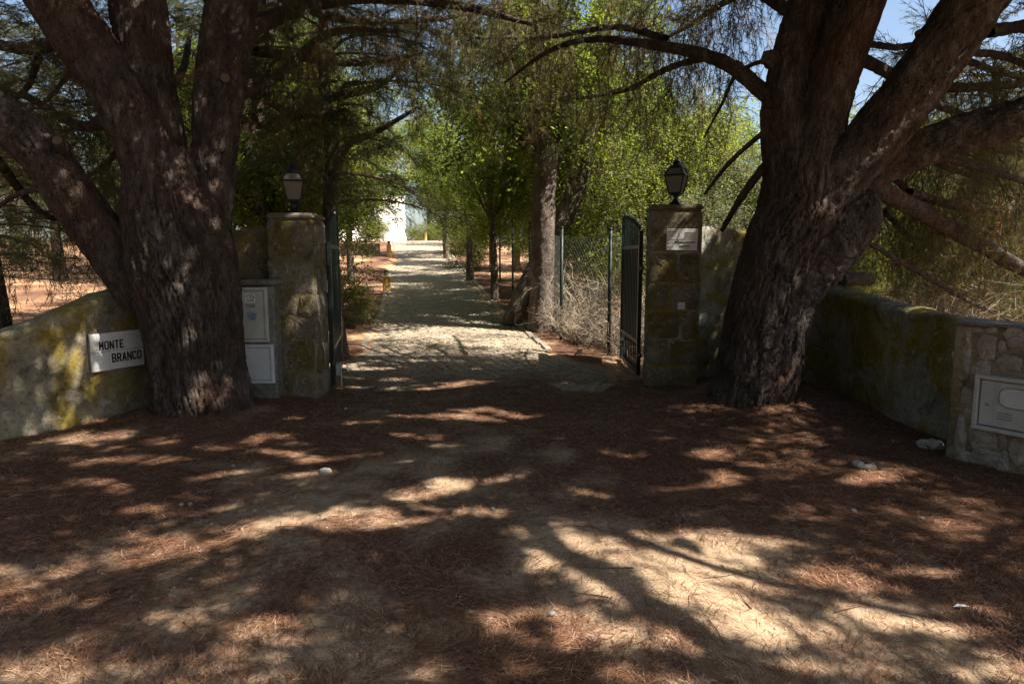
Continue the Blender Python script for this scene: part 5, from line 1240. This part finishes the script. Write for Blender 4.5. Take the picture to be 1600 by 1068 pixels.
T_ += [('BZ', -5.6, 12.3, 0.8, 'fresh green tree glimpsed between the big pine and the bent pine', None), ('BZ', -6.3, 17.6, 0.9, 'fresh green tree standing deepest behind the bent pine', None), ('BZ', -4.2, 13.2, 0.85, 'leafy tree left of the drive close behind the slender pine', None), ('BZ', -4.9, 16.2, 0.9, 'dense leafy tree overhanging the lone ochre bollard', None),
       ('BZ', -4.6, 19.6, 0.95, 'leafy tree beside the drive just past the lone bollard', None), ('BX', -5.4, 14.4, 0.85, 'tall dark-crowned leafy tree behind the bent pine', None), ('BX', -6.4, 18.5, 0.9, 'tall leafy tree left of the drive behind the bent pine', None), ('BA', -6.6, 24.0, 0.95, 'leafy tree left of the drive before the terrace wall', None), ('BB', -8.4, 27.5, 1.0, 'leafy tree beside the low terrace wall', None)]
for k, x, y, s, lb, gp in T_: tree(k, x, y, s, lb, gp)
def many(lst, lb, gp):
    for k, x, y, s in lst: tree(k, x, y, s, lb, gp)
many([('PA', -7.3, 9.8, 0.5), ('PA', -8.6, 10.8, 0.55), ('PA', -6.6, 19.0, 0.9), ('PC', -9.6, 21.0, 0.9), ('PB', -12.5, 19.0, 0.9), ('PB', -11.0, 23.0, 0.8), ('PB', -18.0, 16.5, 0.9), ('PA', -7.6, 20.6, 0.95), ('PB', -14.0, 28.0, 1.1), ('PB', -19.5, 27.0, 0.9)],
     'dark drooping pine in the grove beyond the sign wall', 'pines in the grove beyond the sign wall')
many([('PB', 8.4, 10.0, 0.45), ('PB', 9.8, 12.4, 0.6), ('PB', 10.5, 15.2, 0.7), ('PB', 12.5, 17.0, 0.8)],
     'drooping low pine in the thicket beyond the mossy curved wall', 'low pines beyond the mossy curved wall')
many([('BY', 5.2, 17.0, 1.1), ('BB', 3.6, 19.2, 0.9), ('BO', 6.6, 15.6, 1.3), ('BY', 8.6, 18.6, 1.1), ('BO', 9.0, 15.8, 1.3), ('BB', 6.6, 22.0, 1.0), ('BY', 11.5, 20.0, 1.1), ('BB', 3.0, 25.0, 1.0), ('BB', 14.5, 22.0, 1.0)],
     'bright leafy tree in the scrub beyond the wire fence', 'leafy trees in the scrub beyond the fence')
far = []
r9 = np.random.default_rng(99)
for x in np.arange(-46, 50, 3.4):
    y = 36 + 0.12 * abs(x) + r9.uniform(-3, 6)
    if -12.5 < x < -2.6 : continue
    far.append((['PB', 'BX', 'BB', 'PA', 'BA'][int(r9.integers(0, 5))], x + r9.uniform(-1, 1), y, r9.uniform(0.95, 1.35) * (0.8 if x > 0 else (0.75 if x < -18 else 1.0))))
for x in np.arange(-40, 30, 4.5): far.append((['PA', 'BX', 'PC'][int(r9.integers(0, 3))], x + r9.uniform(-1, 1), 66 + r9.uniform(-2, 8), r9.uniform(1.0, 1.4)))
for x in np.arange(-30, -14, 4.0): far.append(('PB', x, 26 + r9.uniform(-3, 6), 0.75))
many([('BY', 5.6, 11.6, 0.42), ('BY', 7.0, 10.8, 0.38), ('BY', 8.6, 12.8, 0.5), ('BY', 4.9, 10.9, 0.4), ('BO', 7.8, 11.4, 0.6), ('BY', 6.4, 12.6, 0.55), ('BY', 8.0, 13.8, 0.6), ('BY', 9.6, 10.6, 0.4), ('BY', 5.0, 13.4, 0.6)], 'low sunlit bush just beyond the mossy curved wall', 'low bushes beyond the mossy wall')
many(far, 'far tree in the wooded skyline behind the drive', 'trees of the distant woodland')
many([('PB', -9.0, 3.0, 1.0), ('PB', -7.5, -2.5, 1.0), ('PA', -3.0, -7.5, 1.1), ('PB', -10.0, -6.0, 1.2), ('PB', 2.5, -9.0, 1.0), ('PB', -5.5, -11.0, 1.2), ('PB', 0.0, -13.0, 1.2), ('PC', 13.5, 4.5, 0.9), ('PB', -12.0, 7.5, 1.0), ('PC', 7.5, -12.0, 1.0), ('BX', -6.0, -6.0, 1.1), ('BX', -1.0, -9.5, 1.1), ('BX', 3.0, -12.0, 1.2), ('BX', -10.5, -1.5, 1.1), ('BB', -9.5, 1.0, 1.1), ('BX', -12.5, 3.5, 1.1), ('BB', -4.5, -8.0, 1.2), ('BB', 1.0, -10.5, 1.2), ('BX', -8.0, -9.0, 1.2)],
     'unseen tree added around the forecourt to block sky light', 'unseen trees added around the forecourt')  # out of view, added behind and beside the camera to deepen the shade
tree('BB', -2.0, 33.0, 1.0, 'dark leafy tree closing the view above the drive summit')
tree('PC', -5.2, 62.0, 1.0, 'dark pine standing right behind the white house corner')
for k, (px, d, s) in enumerate([(650, 56, 1.2), (672, 53, 1.25), (684, 54, 1.5), (700, 51, 1.3), (716, 49, 1.2), (590, 46, 1.3), (575, 44, 1.4)]):
    p = at(px, 372, d); tree('BS', p[0], d, s, 'low garden shrub near the white house', 'garden shrubs near the house')
tree('BS', -1.55, 25.5, 1.3, 'dark low shrub at the right kerb near the drive summit')
p = at(536, 470, 13.4); tree('BS', p[0], 13.4, 0.85, 'small dark green shrub left of the drive behind the gate leaf')

# ---- dry brush
DB = [dead_bush(701, 60, 1.05, 0.8), dead_bush(702, 55, 1.5, 0.8), dead_bush(703, 40, 0.6, 0.7, None, 6)]
def brush(k, x, y, s, lb, gp):
    o = thing('dry_bush', (x, y, float(gz(x, y)) - 0.03), lb, 'bush', gp, random.uniform(0, 6.28)); o.scale = (s, s, s); link('branches', DB[k], o)
for k, x, y, s in [(0, 1.75, 11.2, 0.9), (1, 2.25, 10.6, 0.9), (1, 1.5, 12.2, 0.9), (2, 1.2, 11.8, 1.0), (0, 1.25, 13.2, 1.0), (1, 2.6, 11.5, 1.0), (2, 1.75, 10.6, 0.9), (0, 1.0, 14.6, 1.0), (2, 0.9, 16.0, 1.0), (1, 1.1, 15.6, 0.9), (0, 0.8, 18.0, 1.1), (1, 3.1, 10.8, 1.0)]:
    brush(k, x, y, s, 'tangle of dry grey twigs behind the wire fence', 'dry brush behind the wire fence')
for k, x, y, s in [(1, 4.6, 9.6, 0.9), (0, 5.2, 8.4, 0.95), (1, 5.9, 9.2, 0.95), (0, 6.4, 7.8, 0.95), (1, 4.2, 10.4, 1.0), (0, 5.4, 6.4, 0.9)]:
    brush(k, x, y, s, 'pale dry brush behind the mossy curved wall', 'dry brush behind the mossy wall')
for k, x, y, s in [(1, -5.5, 9.2, 0.9), (0, -4.9, 8.6, 0.8)]:
    brush(k, x, y, s, 'dry twiggy bush behind the sign wall', 'dry brush behind the sign wall')
o = thing('withered_branch', tuple(at(520, 440, 13.6)[:2]) + (float(gz(-3.3, 13.6)) - 0.03,), 'bush with hanging withered leaves beside the small green shrub', 'bush')
cw = Crown(81); n = 13; pos = np.c_[cw.r.normal(0.25, 0.3, (n, 2)), cw.r.uniform(1.0, 1.75, n)]
for k in range(9): cw.raw(*prism(catmull([(0, 0, -0.1), pos[k] * [0.4, 0.4, 0.6], pos[k]], 6), 0.014, 0.004), 0)
for w in range(3): cw.place_z(LFD[w], pos[w::3], cw.r.uniform(0, 6.28, len(pos[w::3])), cw.r.uniform(0.6, 1.0, len(pos[w::3])))
link('branches', cw.mesh('branches', [M_DRY, M_DEAD]), o)

# ================================================================== loose things
def lump(name, parent, rx, ry, rz_, seed, mat, hollow=None, loc=(0, 0, 0), n=22, m=14):
    th = np.linspace(0, 2 * math.pi, n, endpoint=False); ph = np.linspace(-1.45, 1.45, m); TH, PH = np.meshgrid(th, ph)
    rr_ = 1 + 0.6 * (fbm(np.cos(TH) * 1.6 + seed, np.sin(TH) * 1.6 + PH, 3, seed) - 0.5)
    V = np.stack([rx * np.cos(TH) * np.cos(PH) * rr_, ry * np.sin(TH) * np.cos(PH) * rr_, rz_ * np.sin(PH) * rr_], -1)
    if hollow: 
        d = np.hypot(V[..., 0] - hollow[0], V[..., 1] - hollow[1]); V[..., 2] -= np.where(V[..., 2] > -rz_ * 0.3, hollow[3] * np.exp(-(d / hollow[2]) ** 2), 0)
    F = [grid_faces(m, n), np.arange(n)[None, ::-1], np.arange((m - 1) * n, m * n)[None]]
    return link(name, make_mesh(name, V.reshape(-1, 3), F, [mat], smooth=True), parent, loc=loc)
p = at(1441, 706, 5.72); z = float(gz(p[0], 5.62))
tag(lump('pale_stone', None, 0.115, 0.085, 0.055, 5, M_PEBBLE, (-0.03, -0.01, 0.05, 0.085), (p[0], 5.62, z + 0.025)), 'pale rounded stone with a hollow, lying under the mossy wall', 'stone')
p = at(1344, 743, 5.1); z = float(gz(p[0], 5.05))
tag(lump('pale_shard', None, 0.085, 0.055, 0.045, 9, M_PEBBLE, (0.01, 0.012, 0.034, 0.09), (p[0], 5.05, z + 0.02)), 'small pale broken shard lying on dark needles', 'stone')
p = at(512, 751, 4.95); z = float(gz(p[0], 4.9))
tag(lump('grey_stone', None, 0.045, 0.035, 0.026, 13, M_PEBBLE, None, (p[0], 4.9, z + 0.012)), 'lone grey stone in the shadow band before the sign pine', 'stone')
r5 = np.random.default_rng(5); pm = None
for k, (px, py) in enumerate([(283, 793), (297, 791), (243, 800), (398, 800), (297, 903), (770, 790), (1440, 812), (1334, 800), (1214, 1022), (862, 962), (1105, 692), (668, 760), (1520, 805), (1240, 812), (365, 735), (540, 642), (605, 646), (690, 700)]):
    y = (CAM_H * 1.0) / math.tan(math.atan((py - 534) / FPX) + PITCH); p = at(px, py, y); s = r5.uniform(0.012, 0.022)
    if pm is None:
        o = lump('pebble', None, 1, 0.8, 0.6, 17, M_PEBBLE, None, (p[0], y, float(gz(p[0], y)) + 0.006), 12, 8); pm = o.data
    else:
        o = link('pebble', pm, None, loc=(p[0], y, float(gz(p[0], y)) + 0.006))
    o.scale = (s, s, s); o.rotation_euler = (0, 0, r5.uniform(0, 6.28)); tag(o, 'small pale pebble scattered on the forecourt', 'pebble', 'pebbles on the forecourt')
lg = thing('log', tuple(at(1338, 437, 8.15)), 'short grey log lying on the curved wall beside the burl', 'log', rz=R(20))
V, F = bark_tube([(-0.22, 0, 0), (0, 0.01, 0.01), (0.22, 0, 0)], [0.075, 0.08, 0.07], 0.01, 0.02, 66, 0, 0.05, (0.05, 0.1), cap=True)
link('bark', make_mesh('bark', V, F, [M_BARK2], smooth=True), lg)
lf_ = np.array([(0, 0, 0.004), (0.03, 0.014, 0.012), (0.075, 0.0, 0.006), (0.03, -0.014, 0.014), (0.036, 0, 0.002)])
o = link('fallen_leaf', make_mesh('fallen_leaf', lf_, [np.array([(0, 4, 1), (1, 4, 2), (0, 3, 4), (3, 2, 4)])], [M_STICK]), None, loc=(2.02, 2.95, float(gz(2.02, 2.95)) + 0.012))
tag(o, 'single pale fallen leaf near the right edge of the forecourt', 'leaf')

# ---- fallen pine needles and grit, too many to count
r7 = np.random.default_rng(7); N = 640000
yy = 1.75 + 8.0 * r7.random(N) ** 1.9; yy[:40000] = 8.3 + 5.0 * r7.random(40000) ** 1.6; xx = (r7.random(N) - 0.5) * 2 * np.minimum(6.2, 0.9 * yy + 0.8)
den = litter(xx, yy) + 0.3 * (yy > 8.3) * sstep(13, 9, yy) + (fbm(xx * 7, yy * 7, 3, 91) - 0.5) * 0.8
k = r7.random(N) < np.clip((den - 0.12) * 0.9, 0.10, 1.0); xx = xx[k][:210000]; yy = yy[k][:210000]; N = len(xx)
flow = (fbm(xx * 0.9, yy * 0.9, 2, 95) * 6.28 * 1.5) + r7.normal(0, 0.75, N)
ln = r7.uniform(0.05, 0.13, N); wd = 0.0016 + 0.0005 * yy * r7.uniform(0.7, 1.2, N)
d = np.stack([np.cos(flow), np.sin(flow), r7.normal(0, 0.10, N)], 1); sd = np.stack([-np.sin(flow), np.cos(flow), np.zeros(N)], 1)
bs = np.stack([xx, yy, np.maximum(gz(xx, yy), np.where(yy > 8.4, gz_base(xx, yy) + 0.008, -9)) + 0.004 + 0.014 * r7.random(N) * np.clip(den[k][:N], 0, 1)], 1)
bend = sd * (r7.normal(0, 0.10, N) * ln)[:, None]
V = np.stack([bs - d * ln[:, None] / 2 + sd * wd[:, None] * 0.6, bs - d * ln[:, None] / 2 - sd * wd[:, None] * 0.6, bs + d * ln[:, None] / 2 + bend], 1).reshape(-1, 3)
b = np.arange(N)[:, None] * 3
me = make_mesh('fallen_needles', V, [b + [[0, 1, 2]]], [M_LITTER], attrs={'tint': np.repeat(np.clip(r7.normal(0.52, 0.28, N), 0, 1), 3)})
tag(link('fallen_needles', me), 'brown pine needles strewn over the forecourt', 'needles', kind='stuff')
N = 190; yy = 1.9 + 7.0 * r7.random(N) ** 1.3; xx = (r7.random(N) - 0.5) * 2 * np.minimum(5.6, 0.9 * yy + 0.6); gt = Geo()
for k in range(N):
    a = r7.uniform(0, 6.28); l = r7.uniform(0.06, 0.30); q = np.linspace(-0.5, 0.5, 4)[:, None]; dv = np.array([math.cos(a), math.sin(a)]); nv = np.array([-dv[1], dv[0]])
    pp = np.array([xx[k], yy[k]]) + dv * l * q + nv * (l * r7.normal(0, 0.18)) * (q ** 2) * 2; zz = gz(pp[:, 0], pp[:, 1]) + 0.006
    V_, T_3 = prism(np.c_[pp, zz], r7.uniform(0.0018, 0.0045), 0.0012); gt.add(V_, [T_3])
tag(link('fallen_twigs', gt.mesh('fallen_twigs', [M_TWIG])), 'thin dark twigs dropped over the forecourt', 'twigs', kind='stuff')
N = 2600; yy = 1.8 + 6.5 * r7.random(N) ** 1.4; xx = (r7.random(N) - 0.5) * 2 * np.minimum(5, 0.9 * yy + 0.6); s = r7.uniform(0.002, 0.007, N)
oc = np.array([(1, 0, 0), (0, 1, 0), (-1, 0, 0), (0, -1, 0), (0, 0, 0.8), (0, 0, -0.8)]); of = np.array([(0, 1, 4), (1, 2, 4), (2, 3, 4), (3, 0, 4), (1, 0, 5), (2, 1, 5), (3, 2, 5), (0, 3, 5)])
V = (oc[None] * (s[:, None] * r7.uniform(0.6, 1.3, (N, 6)))[..., None] + np.stack([xx, yy, gz(xx, yy) + s * 0.4], 1)[:, None]).reshape(-1, 3)
tag(link('grit', make_mesh('grit', V, [(of[None] + (np.arange(N) * 6)[:, None, None]).reshape(-1, 3)], [M_PEBBLE])), 'fine grit scattered over the forecourt', 'gravel', kind='stuff')
bpy.context.view_layer.update()
